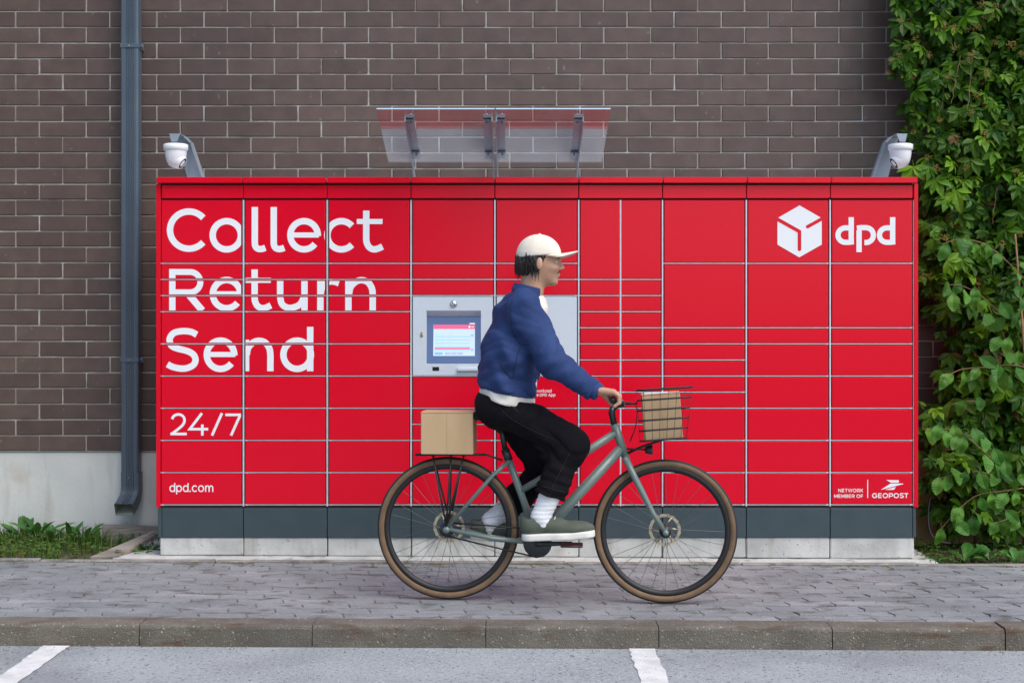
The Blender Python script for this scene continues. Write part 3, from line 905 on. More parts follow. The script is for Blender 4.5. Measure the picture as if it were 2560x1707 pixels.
scr.add([S(1000 + 17 * math.cos(a * .7854), 664 + 17 * math.sin(a * .7854), 2) for a in range(8)], [tuple(range(8))[::-1]], 5)
for a in (1032, 1047, 1062): scr.add([S(a, 672, 2), S(a + 9, 672, 2), S(a + 9, 656, 2), S(a, 656, 2)], [(0, 1, 2, 3)], 5)
scr.build('screen', [screen_mat('screen_ground', (.55, .68, .82), .5), screen_mat('screen_red', (.72, .12, .25), .55), screen_mat('screen_row', (.38, .62, .80), .5),
                     screen_mat('screen_teal', (.2, .47, .68), .5), screen_mat('screen_button', (.38, .48, .72), .5), screen_mat('screen_white', (.8, .84, .88), .55)], term)
cx, cy = T(748, 258)
m = MB(); m.lathe([(.0205, .0), (.0205, -.004), (.0185, -.0045)], (LX(cx), 0, LZ(cy)), (0, 1, 0), 28); m.build('mirror_ring', M['bracket_dark'], term)
m = MB(); m.lathe([(.0185 * math.cos(a), -.004 - .011 * math.sin(a)) for a in [i * math.pi / 16 for i in range(9)]], (LX(cx), 0, LZ(cy)), (0, 1, 0), 28); m.build('mirror_dome', M['chrome'], term)
cx, cy = T(225, 775)
m = MB(); m.lathe([(.0085, 0), (.0085, -.004), (.004, -.005), (.001, -.005)], (LX(cx), 0, LZ(cy)), (0, 1, 0), 16); m.box(LX(cx) - .004, LX(cx) + .004, -.006, 0, LZ(cy), LZ(cy) + .02, .001)
m.build('lock_cylinder', M['brass'], term)
a0, b0 = T(400, 1288); a1, b1 = T(508, 1352)
m = MB(); m.box(LX(a0), LX(a1), -.0008, .003, LZ(b1), LZ(b0)); m.build('card_slot', M['cam_lens'], term)
a0, b0 = T(810, 1303); a1 = 1222; b1 = T(0, 1352)[1]
m = MB(); m.box(LX(a0), LX(a1), -.02, .002, LZ(b1), LZ(b0), .002); m.build('scanner_ledge', M['grey_steel'], term)
# plain steel panel beside the terminal
w, h = LX(CB[5] - 4.6) - LX(CB[4] + 4.6), LZ(tz0) - LZ(tz1)
m = MB(); m.box(LX(CB[4] + 4.6), LX(CB[5] - 4.6), 0, .018, LZ(tz1), LZ(tz0), .002); m.build('steel_panel', M['grey_steel'], lock)

# ---- glass canopy over the terminal
Yf, Yb = -.55, .18
for (xf0, xf1, xb0, xb1) in ((938, 1236.5, 974.5, 1236.5), (1239.5, 1529.5, 1239.5, 1502)):
    f0, f1 = at(xf0, 272, Yf), at(xf1, 274, Yf); b0, b1 = at(xb0, 402, Yb), at(xb1, 402, Yb)
    f1.z = f0.z = 2.535; b0.z = b1.z = 2.333
    xl = (f0.x + b0.x) / 2 if xf0 < 1000 else f0.x
    if xf0 < 1000: f0.x = b0.x = xl
    else:
        xr = (f1.x + b1.x) / 2; f1.x = b1.x = xr
    n_ = (f1 - f0).cross(b0 - f0).normalized() * -.008
    m = MB(); m.prism([f0, f1, b1, b0], n_)
    p = m.build('canopy_pane', M['glass'], lock); fix_normals(p.data)
    m = MB(); m.prism([f0 + Vector((0, -.0012, -.0005)), f1 + Vector((0, -.0012, -.0005)), f1 + n_ + Vector((0, -.0012, .0005)), f0 + n_ + Vector((0, -.0012, .0005))], (0, .001, 0)); q_ = m.build('glass_edge', M['glass_edge'], p); fix_normals(q_.data)
    fr = at(xf0, 270, Yf)
def pane_z(y): return 2.535 + (y - Yf) / (Yb - Yf) * (2.333 - 2.535)
cl = {}
for bx, sgn in ((1014, 1), (1231.5, -1), (1244.5, 1), (1457, -1)):
    x = (bx - 1280) * (CAMD - .42) / FPX
    if abs(bx - 1238) < 10: x = LX(1238) + (-.012 if sgn < 0 else .012)
    # upright flat bar rising from the back of the locker and running forward under the glass
    e = .0035 * sgn
    br = MB()
    ys = [.40, .20, Yb - .02]
    top = [(.40, LZ(446)), (.24, 2.31 - .015), (.16, pane_z(.16) - .006), (-.46, pane_z(-.46) - .008), (-.46, pane_z(-.46) - .036), (.12, pane_z(.12) - .045), (.18, 2.26), (.34, LZ(446))]
    br.prism([(x - e, y, z) for y, z in top], (2 * e, 0, 0))
    # flange under the glass, turned inwards
    fl = [(.12, -.004), (-.46, -.004), (-.46, -.0075), (.12, -.0075)]
    br.prism([(x + e * .5, y, pane_z(y) + dz - .001) for y, dz in fl], (sgn * .046, 0, 0))
    b_ = br.build('canopy_bracket', M['bracket'], lock); fix_normals(b_.data)
    for yc in (-.42, .02):
        m = MB()
        m.box(x, x + sgn * .05, yc - .02, yc + .02, pane_z(yc) - .016, pane_z(yc) - .0095, .001) if sgn > 0 else m.box(x - .05, x, yc - .02, yc + .02, pane_z(yc) - .016, pane_z(yc) - .0095, .001)
        xa, xb = (x, x + .05) if sgn > 0 else (x - .05, x)
        m.box(xa, xb, yc - .02, yc + .02, pane_z(yc) + .0125, pane_z(yc) + .018, .001)
        m.tube([(x + sgn * .03, yc, pane_z(yc) - .03), (x + sgn * .03, yc, pane_z(yc) + .028)], .006, 8)
        m.build('clamp', M['bracket_dark'], b_)

# ------------------------------------------------------------------ concrete blocks under the locker
ORD = ['first', 'second', 'third', 'fourth', 'fifth', 'sixth', 'seventh', 'eighth', 'ninth']
for i in range(9):
    x0, x1 = LX(CB[i] + 1.0), LX(CB[i + 1] - 1.0)
    if i == 8: x1 = LX(2286)
    z0 = gz((x0 + x1) / 2) + .012
    m, r2 = MB(), random.Random(i + 90)
    yf = .008 + r2.uniform(-.004, .006)
    m.box(x0, x1, yf, .5, z0, LZ(1343.6), .006)
    m.v = [(a + r2.uniform(-.0015, .0015), b + r2.uniform(-.0015, .0015), c + (r2.uniform(-.002, .003) if c < .05 else 0)) for a, b, c in m.v]
    lab = 'pale concrete block under the %s locker column from the left' % ORD[i]
    tag(m.build('concrete_block', M['block'], None, ((x0 + x1) / 2, .2, z0)), lab, 'concrete block', 'concrete blocks under the locker')

# ------------------------------------------------------------------ security cameras
def camera_thing(cx, s, label):
    """cx: photo column of the dome's axis; s = 1 when it looks to the right"""
    Yc = .03
    root = tag(empty('security_camera', at(cx + 50 * s, 444, .22)), label, 'security camera', 'security cameras on top of the locker')
    ppm = FPX / (CAMD + Yc)
    P = lambda dx, py, dy=0.0: Vector(((cx + s * dx - 1280) / ppm, Yc + dy, EYE - (py - HOR) / ppm))
    # leaning arm: a folded channel
    arm = MB()
    lo, hi = [P(35, 446, .20), P(69, 446, .20)], [P(7, 337.5, .10), P(32, 351, .10)]
    arm.prism([P(24, 446, .20), P(70, 446, .20), P(44, 352, .13), P(29, 337, .13), P(2, 337, .13)], (0, .004, 0))
    arm.prism([P(66, 446, .20), P(70, 446, .20), P(44, 352, .13), P(40, 354, .13)], (0, -.05, 0))
    arm.prism([P(44, 352, .13), P(29, 337, .13), P(28, 340, .13), P(42, 354, .13)], (0, -.09, 0))
    arm.prism([P(2, 337, .13), P(29, 337, .13), P(29, 338.5, .13), P(2, 338.5, .13)], (0, -.17, 0))
    a_ = arm.build('arm', M['bracket'], root); fix_normals(a_.data)
    lip = MB(); lip.prism([P(2 - 1, 337, -.045), P(29 - 1, 337, -.045), P(20, 357.5, -.045), P(6, 357.5, -.045)], (0, .003, 0))
    l_ = lip.build('arm_lip', M['bracket'], root); fix_normals(l_.data)
    c = P(0, 0)
    ax = lambda py: P(10.5, py, .02)
    cc = P(10.5, 360, .02)
    k = 1 / ppm
    m = MB(); m.lathe([(0, 0), (28 * k, 0), (30.5 * k, -1.5 * k), (30.5 * k, -9 * k), (30 * k, -14 * k), (27.5 * k, -16.5 * k), (0, -16.5 * k)], cc, (0, 0, 1), 36)
    m.build('base_ring', M['cam_white'], root)
    m = MB(); m.lathe([(27 * k, -16 * k), (26.2 * k, -27 * k), (24.5 * k, -36 * k), (22 * k, -45 * k), (17.5 * k, -52 * k), (10.5 * k, -57.5 * k), (0, -60 * k)], cc, (0, 0, 1), 36)
    d_ = m.build('dome', M['cam_white'], root)
    # turret eye looks down and outwards
    dirv = Vector((s * .82, -.12, -.58)).normalized()
    ec = cc + Vector((0, 0, -36 * k))
    m = MB(); m.lathe([(24 * k, -4 * k), (23 * k, 6 * k), (20 * k, 15 * k), (16.5 * k, 21.5 * k), (15.5 * k, 22.5 * k), (15 * k, 21.5 * k)], ec, dirv, 30)
    m.build('turret', M['cam_white'], root)
    m = MB(); m.lathe([(0, 19.5 * k), (15.2 * k, 20.5 * k), (15.2 * k, 21.4 * k), (8 * k, 21.8 * k), (0, 22.2 * k)], ec, dirv, 24)
    m.build('lens', M['cam_lens'], root)
camera_thing(427, 1, 'white dome security camera on the locker end beside the grey downpipe')
camera_thing(2264, -1, 'white dome security camera on the locker end beside the green creeper')

# ------------------------------------------------------------------ downpipe
YD = .70
dp = tag(empty('downpipe', (at(322, 1280, YD).x, YD, .2)), 'ribbed dark grey rainwater downpipe on the brick wall', 'downpipe')
pk = (YD - .04 + CAMD) / FPX
xc0 = (324 - 1280) * pk
W2, D2 = .0555, .042
sec = [(-W2 + .006, -D2), (-.024, -D2)]
for i in range(5):
    x = -.022 + i * .0105
    sec += [(x, -D2), (x + .0015, -D2 + .005), (x + .0055, -D2 + .005), (x + .007, -D2)]
sec += [(W2 - .012, -D2), (W2 - .003, -D2 + .004), (W2, -D2 + .014), (W2, D2 - .006), (W2 - .006, D2), (-W2 + .006, D2), (-W2, D2 - .006), (-W2, -D2 + .006)]
def sweep(m, path, sc=1.0, mi=0):
    n = len(sec)
    v = []
    for (x, y, z, ang) in path:
        ca, sa = math.cos(ang), math.sin(ang)
        for (a, b) in sec:
            v.append((x + a * sc, y + b * sc * ca, z + b * sc * sa * -1))
    f = [(i * n + k, i * n + (k + 1) % n, (i + 1) * n + (k + 1) % n, (i + 1) * n + k) for i in range(len(path) - 1) for k in range(n)]
    m.add(v, f, mi)
zt = 4.7
m = MB(); sweep(m, [(xc0, YD, zt, 0), (xc0, YD, .985, 0)]); fix_normals(m.build('pipe', M['downpipe'], dp).data)
m = MB(); sweep(m, [(xc0, YD, .99, 0), (xc0, YD, .41, 0)], .97); fix_normals(m.build('pipe', M['downpipe'], dp).data)
path = [(xc0 + .003, YD, .435, 0), (xc0 + .003, YD, .345, 0), (xc0 + .003, YD - .006, .31, .25), (xc0, YD - .028, .275, .6), (xc0 - .007, YD - .07, .238, .9), (xc0 - .014, YD - .112, .212, 1.1)]
m = MB(); sweep(m, path, 1.05); sweep(m, path[2:], 1.0, 1)
fix_normals(m.build('outlet', [M['downpipe'], M['pipe_inside']], dp).data)
for zb in (3.115, 1.14):
    m = MB()
    m.box(xc0 - W2 - .003, xc0 + W2 + .003, YD - D2 - .004, YW, zb - .013, zb + .013, .002)
    m.box(xc0 + W2, xc0 + W2 + .024, YD - .01, YD - .004, zb - .016, zb + .016, .001)
    m.tube([(xc0 + W2 + .013, YD - .022, zb), (xc0 + W2 + .013, YD + .008, zb)], .006, 8)
    b_ = m.build('pipe_bracket', M['downpipe'], dp)
for zb in (3.115, 1.14, .40):
    m = MB(); m.lathe([(.0, -.003), (.0032, -.002), (.0032, .002)], (xc0 - .002, YD - D2 - .0055, zb), (0, 1, 0), 8); m.build('screw', M['chrome'], dp)

# ------------------------------------------------------------------ weathered boards under the outlet
m = MB()
p = [at(254, 1311, .62), at(396, 1316, .62), at(396, 1352, .62), at(258, 1372, .62)]
r2 = random.Random(4)
m.prism(p, (0, .03, 0))
b_ = m.build('wooden_board', M['wood'], None, (p[3].x, .62, p[3].z)); fix_normals(b_.data)
tag(b_, 'weathered grey board standing on edge against the concrete base', 'board', 'old boards under the downpipe')
m = MB()
a, b = at(228, 1397, -.06), at(396, 1335, .35)
q = [at(226, 1393, -.06), at(292, 1394, -.06), at(400, 1330, .42), at(392, 1322, .42)]
q = [Vector((v.x, v.y, max(v.z, gz(v.x) + .012))) for v in q]
m.prism(q, (0, 0, -.022))
b_ = m.build('wooden_board', M['wood'], None, q[0]); fix_normals(b_.data)
tag(b_, 'dark weathered board lying slanted in the grass by the locker foot', 'board', 'old boards under the downpipe')

# ------------------------------------------------------------------ plants
def leaflet(m, base, d, nrm, L_, W_, droop, fold=.18, mi=0, n=5, prof=None):
    """one pointed leaf blade folded along its midrib: base point, direction, face normal, length, half width"""
    d, nrm = Vector(d).normalized(), Vector(nrm).normalized()
    nrm = (nrm - d * nrm.dot(d)).normalized()
    s = d.cross(nrm)
    prof = prof or [(0, .08), (.22, .62), (.45, 1.0), (.7, .78), (.88, .36), (1, 0)]
    v, f = [], []
    for t, w in prof:
        c = Vector(base) + d * (L_ * t) - nrm * (droop * L_ * t * t)
        v += [c, c + s * (W_ * w) + nrm * (fold * W_ * w), c - s * (W_ * w) + nrm * (fold * W_ * w)]
    for i in range(len(prof) - 1):
        a, b = 3 * i, 3 * i + 3
        if prof[i + 1][1] == 0:
            f += [(a, a + 1, b), (a, b, a + 2)]
        else:
            f += [(a, a + 1, b + 1, b), (a, b, b + 2, a + 2)]
    m.add(v, f, mi, False)

def palmate(seed, spread=1.0):
    """five-fingered creeper leaf, hanging: stalk joint at the origin, leaflets fan out downwards, face towards -Y"""
    r2 = random.Random(seed)
    m = MB()
    for k, a in enumerate((-78, -40, 0, 40, 78)):
        a = R(a * spread + r2.uniform(-7, 7))
        L_ = (.085, .105, .118, .105, .085)[k] * r2.uniform(.9, 1.1)
        d = Vector((math.sin(a), -.25 + r2.uniform(-.12, .12), -math.cos(a)))
        nrm = Vector((math.sin(a) * .25 + r2.uniform(-.2, .2), -1, .45 + r2.uniform(-.2, .2)))
        leaflet(m, (0, 0, 0), d, nrm, L_, L_ * .235, .22 + r2.uniform(-.1, .15), .3)
    m.tube([(0, 0, 0), (0, .03, .02), (r2.uniform(-.02, .02), .07, .05)], .0016, 4, 0, False)
    return m
leafs = [palmate(s, 1.0 + .08 * (s % 3 - 1)) for s in range(8)]
leaf_me = [q.mesh('leaf', M['creeper']) for q in leafs]

vc = tag(empty('virginia_creeper', (2.9, .6, 0)), 'dense green five-leaved creeper with yellow flower clusters covering the wall', 'creeper')
def left_edge(py):
    """photo column where the creeper begins at this photo row"""
    pts = [(-60, 2236), (0, 2240), (60, 2248), (130, 2238), (180, 2258), (230, 2282), (300, 2288), (370, 2300), (430, 2300), (520, 2300), (620, 2306), (720, 2300), (790, 2330), (880, 2350), (980, 2320), (1060, 2306), (1180, 2310), (1250, 2318), (1320, 2370), (1400, 2400)]
    return float(np.interp(py, [p[0] for p in pts], [p[1] for p in pts]))
cand = []
r2 = random.Random(11)
while len(cand) < 4200:
    py = r2.uniform(-300, 1335)
    Y = r2.choice((r2.uniform(.32, .52), r2.uniform(.42, .66), r2.uniform(.5, .74)))
    px = r2.uniform(2225, 2860)
    e = left_edge(max(py, -60)) + r2.gauss(6, 16)
    if px < e: continue
    # thinner low down beside the locker, dark hollows between
    if 780 < py < 1000 and px < 2420 and r2.random() < .55: continue
    if py > 1210 and r2.random() < .5: continue
    h = math.sin(px * .019 + 1.3) * math.sin(py * .013 + .4) + .5 * math.sin(px * .041 + py * .031)
    if h < -.55 and Y < .5: continue
    if px < 2320 and Y < .4: Y = .45 + r2.random() * .2
    cand.append((px, py, Y, r2.random()))
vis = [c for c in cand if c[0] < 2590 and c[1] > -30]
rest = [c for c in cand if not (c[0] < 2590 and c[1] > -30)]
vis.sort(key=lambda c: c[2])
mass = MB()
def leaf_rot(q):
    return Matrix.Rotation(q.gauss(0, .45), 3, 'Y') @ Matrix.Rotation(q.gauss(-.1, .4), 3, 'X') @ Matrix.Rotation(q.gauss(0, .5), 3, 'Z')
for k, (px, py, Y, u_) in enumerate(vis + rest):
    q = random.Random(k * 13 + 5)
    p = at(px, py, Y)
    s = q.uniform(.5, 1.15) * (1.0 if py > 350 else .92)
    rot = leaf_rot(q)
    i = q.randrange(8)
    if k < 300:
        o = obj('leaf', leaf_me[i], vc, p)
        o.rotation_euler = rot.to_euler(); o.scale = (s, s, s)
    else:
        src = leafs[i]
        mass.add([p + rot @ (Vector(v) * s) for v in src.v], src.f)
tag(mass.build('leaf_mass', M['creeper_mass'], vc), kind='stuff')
# stems: a few long vines, some reddish ones hanging in front
def vine(pts, rad, mt='stem', nm='stem'):
    m = MB(); m.tube(pts, rad, 5); return m.build(nm, M[mt], vc)
for (x0, y0, x1, y1, Y, rad) in ((2430, 1380, 2400, -60, .72, .012), (2520, 1385, 2480, -60, .7, .014), (2350, 1370, 2420, 300, .74, .008), (2560, 1390, 2590, -60, .71, .012),
                                 (2428, 170, 2418, 290, .36, .0022), (2400, 140, 2378, 260, .38, .0022), (2520, 255, 2535, 330, .36, .002), (2492, 470, 2480, 560, .35, .002), (2365, 190, 2350, 290, .45, .002), (2420, 25, 2408, 60, .36, .002)):
    n = 14; q = random.Random(int(x0 + y0))
    vine([at(x0 + (x1 - x0) * t / n + q.gauss(0, 5 if rad > .004 else 1.5), y0 + (y1 - y0) * t / n, Y + q.gauss(0, .006)) for t in range(n + 1)], rad)
# flower clusters of tiny buds
def cluster(seed):
    q = random.Random(seed); m = MB()
    for _ in range(34):
        d = Vector((q.gauss(0, 1), q.gauss(0, .8), q.gauss(0, .8))).normalized() * q.uniform(.012, .036)
        c, r_ = d, q.uniform(.003, .0048)
        m.add([c + Vector((r_, 0, 0)), c - Vector((r_, 0, 0)), c + Vector((0, r_, 0)), c - Vector((0, r_, 0)), c + Vector((0, 0, r_)), c - Vector((0, 0, r_))],
              [(0, 2, 4), (2, 1, 4), (1, 3, 4), (3, 0, 4), (2, 0, 5), (1, 2, 5), (3, 1, 5), (0, 3, 5)])
        if _ % 3 == 0: m.tube([(0, .02, 0), c], .0009, 3, 0, False)
    return m.mesh('flower_cluster', M['flower'])
cm = [cluster(s) for s in range(4)]
for (px, py) in ((2228, 150), (2247, 140), (2250, 52), (2268, 118), (2292, 100), (2305, 155), (2320, 135), (2325, 140), (2384, 70), (2421, 72), (2462, 40), (2490, 15), (2455, 12), (2530, 18), (2550, 28), (2480, 42), (2387, 120), (2430, 135), (2440, 70),
                 (2424, 150), (2467, 185), (2443, 240), (2428, 280), (2490, 105), (2527, 112), (2553, 135), (2370, 192), (2283, 330), (2350, 300), (2465, 355), (2460, 330), (2318, 395), (2340, 418), (2455, 362), (2300, 445), (2318, 580), (2360, 595), (2305, 690), (2320, 690), (2350, 640), (2550, 585), (2505, 610), (2540, 430), (2415, 420)):
    q = random.Random(px * 3 + py)
    o = obj('flower_cluster', cm[q.randrange(4)], vc, at(px, py, .33 if px > 2320 else .42))
    o.rotation_euler = (q.uniform(-1, 1), q.uniform(-3, 3), q.uniform(-1, 1)); o.scale = (s_ := q.uniform(.6, .95), s_, s_)

# ---- shrub with toothed elm-like leaves in front of the creeper
es = tag(empty('elm_shrub', at(2600, 1400, .2)), 'young shrub with large toothed bright green leaves in front of the creeper', 'shrub')
def elm_leaf(seed):
    q = random.Random(seed); m = MB()
    n = 16; v, f = [], []
    L_, W_ = .105, .036
    for i in range(n + 1):
        t = i / n
        w = W_ * (math.sin(math.pi * min(1, t * .96 + .04)) ** .75) * (1 if t < .97 else 0)
        tooth = (1.05 if i % 2 else .94)
        z = -L_ * t
        y = .018 * t * t + .004 * math.sin(t * 9)
        cr = .010 * (1 if i % 2 else .9)
        v += [(0, y, z), (w * tooth, y - cr * w / W_ + .0016 * (i % 2), z - .008), (-w * tooth, y - cr * w / W_ + .0016 * (i % 2), z - .008)]
    for i in range(n):
        a, b = 3 * i, 3 * i + 3
        f += [(a, a + 1, b + 1, b), (a, b, b + 2, a + 2)]
    m.add(v, f); m.tube([(0, 0, 0), (0, .01, .018)], .0014, 4, 0, False)
    return m.mesh('leaf', M['elm'])
em = [elm_leaf(s) for s in range(4)]
za = lambda x, y: (2220 + x / 3.92, 560 + y / 3.92)
zb = lambda x, y: (2220 + x / 3.733, 1000 + y / 3.733)
BR = [
 ([za(540, 195), za(700, 150), za(900, 180), za(1080, 290), za(1230, 430), za(1500, 700)], [za(590, 185), za(690, 130), za(760, 120), za(840, 180), za(975, 180), za(1110, 290), za(1215, 430), za(1290, 370), za(1280, 600), za(1330, 720)]),
 ([za(560, 600), za(700, 600), za(880, 680), za(1020, 800), za(1150, 900), za(1340, 930)], [za(590, 565), za(640, 670), za(720, 560), za(745, 640), za(850, 610), za(890, 670), za(985, 740), za(1100, 760), za(1010, 880), za(1150, 910), za(1220, 840), za(1310, 900)]),
 ([za(1120, 1050), za(1180, 1200), za(1340, 1400), za(1450, 1560)], [za(1100, 1100), za(1190, 1100), za(1170, 1230), za(1280, 1240)]),
 ([za(540, 1510), za(700, 1430), za(850, 1410), za(1000, 1400), za(1200, 1380), za(1420, 1420)], [za(560, 1490), za(640, 1460), za(740, 1430), za(900, 1410), za(890, 1300), za(1010, 1460), za(1080, 1370), za(1140, 1430), za(1260, 1400), za(1200, 1480)]),
 ([zb(330, 270), zb(500, 265), zb(680, 300), zb(860, 450), zb(1000, 570), zb(1160, 640)], [zb(370, 255), zb(480, 215), zb(520, 270), zb(610, 220), zb(650, 330), zb(720, 330), zb(790, 250), zb(895, 330), zb(900, 500), zb(985, 440), zb(1130, 470), zb(1010, 570), zb(1090, 560), zb(1240, 420)]),
 ([zb(440, 740), zb(640, 690), zb(850, 665), zb(1000, 700), zb(1260, 690)], [zb(480, 710), zb(590, 620), zb(570, 700), zb(735, 650), zb(855, 655), zb(1020, 670), zb(1130, 700), zb(1240, 680), zb(840, 560), zb(1060, 650)]),
 ([zb(480, 1220), zb(600, 1080), zb(700, 980), zb(850, 880), zb(1060, 850), zb(1260, 820)], [zb(610, 1000), zb(660, 1050), zb(600, 1120), zb(500, 1180), zb(700, 1000), zb(770, 1010), zb(790, 1070), zb(960, 860), zb(1040, 900), zb(1115, 860), zb(1190, 850), zb(860, 900)]),
 ([zb(1000, 1150), zb(1130, 1100), zb(1269, 1010)], [zb(1040, 1130), zb(1130, 1110), zb(1220, 1090), zb(1090, 1020)]),
 ([zb(590, 40), zb(740, 10), zb(900, 10)], [zb(590, 0), zb(730, -10), zb(845, -40)]),
]
for k, (path, lv) in enumerate(BR):
    q = random.Random(k + 400)
    Y0 = .12 + .05 * (k % 3)
    n = len(path)
    m = MB(); m.tube([at(p[0], p[1], Y0 + .06 * i / n) for i, p in enumerate(smooth(path, 4))], [.0022 + .0022 * i / (4 * n) for i in range(len(smooth(path, 4)))], 5)
    m.build('branch', M['stem'], es)
    for (px, py) in lv:
        o = obj('leaf', em[q.randrange(4)], es, at(px, py, Y0 + q.uniform(-.05, .05)))
        s = q.uniform(.78, 1.12)
        o.rotation_euler = (q.gauss(-.35, .3), q.gauss(.15, .45), q.gauss(0, .5)); o.scale = (s, s, s)
m = MB()
m.tube([(3.15, .25, -.02), (3.1, .2, .5), (3.05, .17, 1.1), (2.98, .15, 1.9)], [.014, .012, .009, .005], 7)
m.build('trunk', M['stem'], es)

# ---- grass and weeds
def blade(m, q, x, y, h, lean, w):
    a = q.uniform(0, 6.28)
    dx, dy = math.cos(a), math.sin(a)
    z = gz(x) - .012
    l1, l2 = lean * .35, lean
    px_, py_ = -dy * w, dx * w
    v = [(x - px_, y - py_, z), (x + px_, y + py_, z), (x + dx * l1 * h - px_ * .8, y + dy * l1 * h - py_ * .8, z + h * .6), (x + dx * l1 * h + px_ * .8, y + dy * l1 * h + py_ * .8, z + h * .6), (x + dx * l2 * h, y + dy * l2 * h, z + h)]
    m.add(v, [(0, 1, 3, 2), (2, 3, 4)])
gm, q = MB(), random.Random(77)
def in_board(x, y):
    return False
for _ in range(6500):
    x, y = q.uniform(-4.6, -2.12), q.uniform(-.10, .76)
    if x > -2.5 and q.random() < (.55 if y > .1 else .8): continue
    if x > -2.62 and y < .1 and q.random() < .75: continue
    h = q.uniform(.02, .06) + (.035 if y > .4 else 0) * q.random() * 2
    if y < .0: h *= .6
    blade(gm, q, x, y, h, abs(q.gauss(0, .75)), q.uniform(.0014, .0036))
for _ in range(90):
    x, y = q.uniform(-4.4, -2.5), q.uniform(.3, .72)
    blade(gm, q, x, y, q.uniform(.1, .2), q.uniform(.1, .4), .0022)
for _ in range(2300):
    x, y = q.uniform(2.38, 4.6), q.uniform(-.10, .7)
    if q.random() < .45: continue
    blade(gm, q, x, y, q.uniform(.015, .05), q.uniform(.2, 1.0), q.uniform(.0016, .003))
for _ in range(1500):                         # clover and other small leaves among the blades
    x, y = (q.uniform(-4.6, -2.15), q.uniform(-.08, .7)) if q.random() < .7 else (q.uniform(2.4, 4.4), q.uniform(-.08, .6))
    if -2.62 < x < 0 and q.random() < .7: continue
    z, s = gz(x) + q.uniform(.01, .05), q.uniform(.006, .014)
    for k in range(3):
        a = 2.1 * k + x * 50
        leaflet(gm, (x, y, z), (math.cos(a), math.sin(a), q.uniform(-.1, .3)), (0, -.2, 1), s * 1.6, s * .7, .2, .15, 0, 5, [(0, .2), (.5, 1), (1, .5), (1.05, 0)])
tag(gm.build('grass', M['grass']), 'short green grass along the foot of the wall', 'grass', kind='stuff')

mo = MB()
for _ in range(900):                          # moss along the edging and in the joints nearest to it
    x = q.uniform(-4, 4)
    y = q.choice((-.172, -.172, -.174, YP1 - PW)) + q.gauss(0, .004)
    if math.sin(x * 7.1) + .6 * math.sin(x * 17.3 + 2) < .2: continue
    s = q.uniform(.004, .011)
    z = gz(x) - .002
    mo.add([(x - s * 1.6, y - s * .5, z), (x + s * 1.6, y - s * .5, z), (x + s * 1.6, y + s * .5, z), (x - s * 1.6, y + s * .5, z), (x + q.uniform(-s, s), y, z + s * .8)], [(0, 1, 4), (1, 2, 4), (2, 3, 4), (3, 0, 4)], 0, True)
M['moss'] = mat('moss', (0.06, 0.075, 0.015), (0.11, 0.11, 0.03), 40, 0.95)
tag(mo.build('moss', M['moss']), 'olive moss in the joint between the pavers and the edging', 'moss', kind='stuff')
gr_ = MB()
for _ in range(420):                          # grit swept into the gutter and between the pavers
    x = q.uniform(-3.4, 3.4)
    y = YK - abs(q.gauss(0, .05)) - .004 if _ % 3 else q.uniform(YP0, YP1)
    z = (-.098 if _ % 3 else .0) + gz(x)
    s = q.uniform(.002, .006)
    c = Vector((x, y, z))
    gr_.add([c + Vector((s, 0, 0)), c + Vector((-s * .5, s * .8, 0)), c + Vector((-s * .6, -s * .7, 0)), c + Vector((0, 0, s * .9))], [(0, 1, 3), (1, 2, 3), (2, 0, 3)])
M['grit'] = mat('grit', (0.07, 0.055, 0.04), (0.3, 0.26, 0.2), 60, 0.9)
tag(gr_.build('grit', M['grit']), 'scattered grit and crumbs in the gutter and on the pavers', 'grit', kind='stuff')
DP = [(0, .10), (.15, .3), (.4, .62), (.65, 1), (.85, .8), (1, 0)]
def rosette(x, y, n, L_, up, seed, label, name='dandelion', cat='weed', grp='dandelions in the grass by the wall', w=.13):
    q = random.Random(seed)
    root = tag(empty(name, (x, y, gz(x) - .01)), label, cat, grp)
    for k in range(n):
        a = q.uniform(0, 6.28)
        e = q.uniform(up - .35, up + .25)
        d = Vector((math.cos(a) * math.cos(e), math.sin(a) * math.cos(e) * .7, math.sin(e)))
        l_ = L_ * q.uniform(.7, 1.15)
        m = MB(); leaflet(m, (x, y, gz(x) - .008), d, Vector((-d.x, -d.y - .3, 1)), l_, l_ * w, q.uniform(.2, .6), .2, 0, 5, DP)
        m.build('leaf', M['dandelion'], root)
    return root
X = lambda px, Y: at(px, 0, Y).x
for (px, Y, n, L_, up, lab) in ((12, .55, 7, .12, .5, 'low dandelion rosette at the left edge of the grass'),
                                (62, .62, 9, .17, .9, 'tall broad-leaved dandelion clump against the pale wall base, left of its twin'),
                                (96, .66, 9, .19, 1.1, 'tall broad-leaved dandelion clump against the pale wall base, right of its twin'),
                                (130, .60, 7, .17, 1.0, 'upright dandelion clump in the middle of the grass strip'),
                                (178, .62, 7, .17, 1.2, 'narrow upright dandelion clump between the downpipe and the middle clump'),
                                (212, .58, 6, .15, .9, 'small dandelion clump just left of the standing board')):
    rosette(X(px, Y), Y, n, L_, up, px + 3, lab)
rosette(X(300, .2), .2, 12, .1, .6, 31, 'tuft of long grass in front of the standing board', 'grass_tuft', 'grass tuft', None, .05)
rosette(X(350, .12), .12, 12, .07, .6, 32, 'small leafy weed in the corner beside the first concrete block', 'weed', 'weed', None, .25)
rosette(X(375, .22), .22, 12, .08, .7, 33, 'leafy weed between the slanted board and the locker foot', 'weed', 'weed', None, .25)
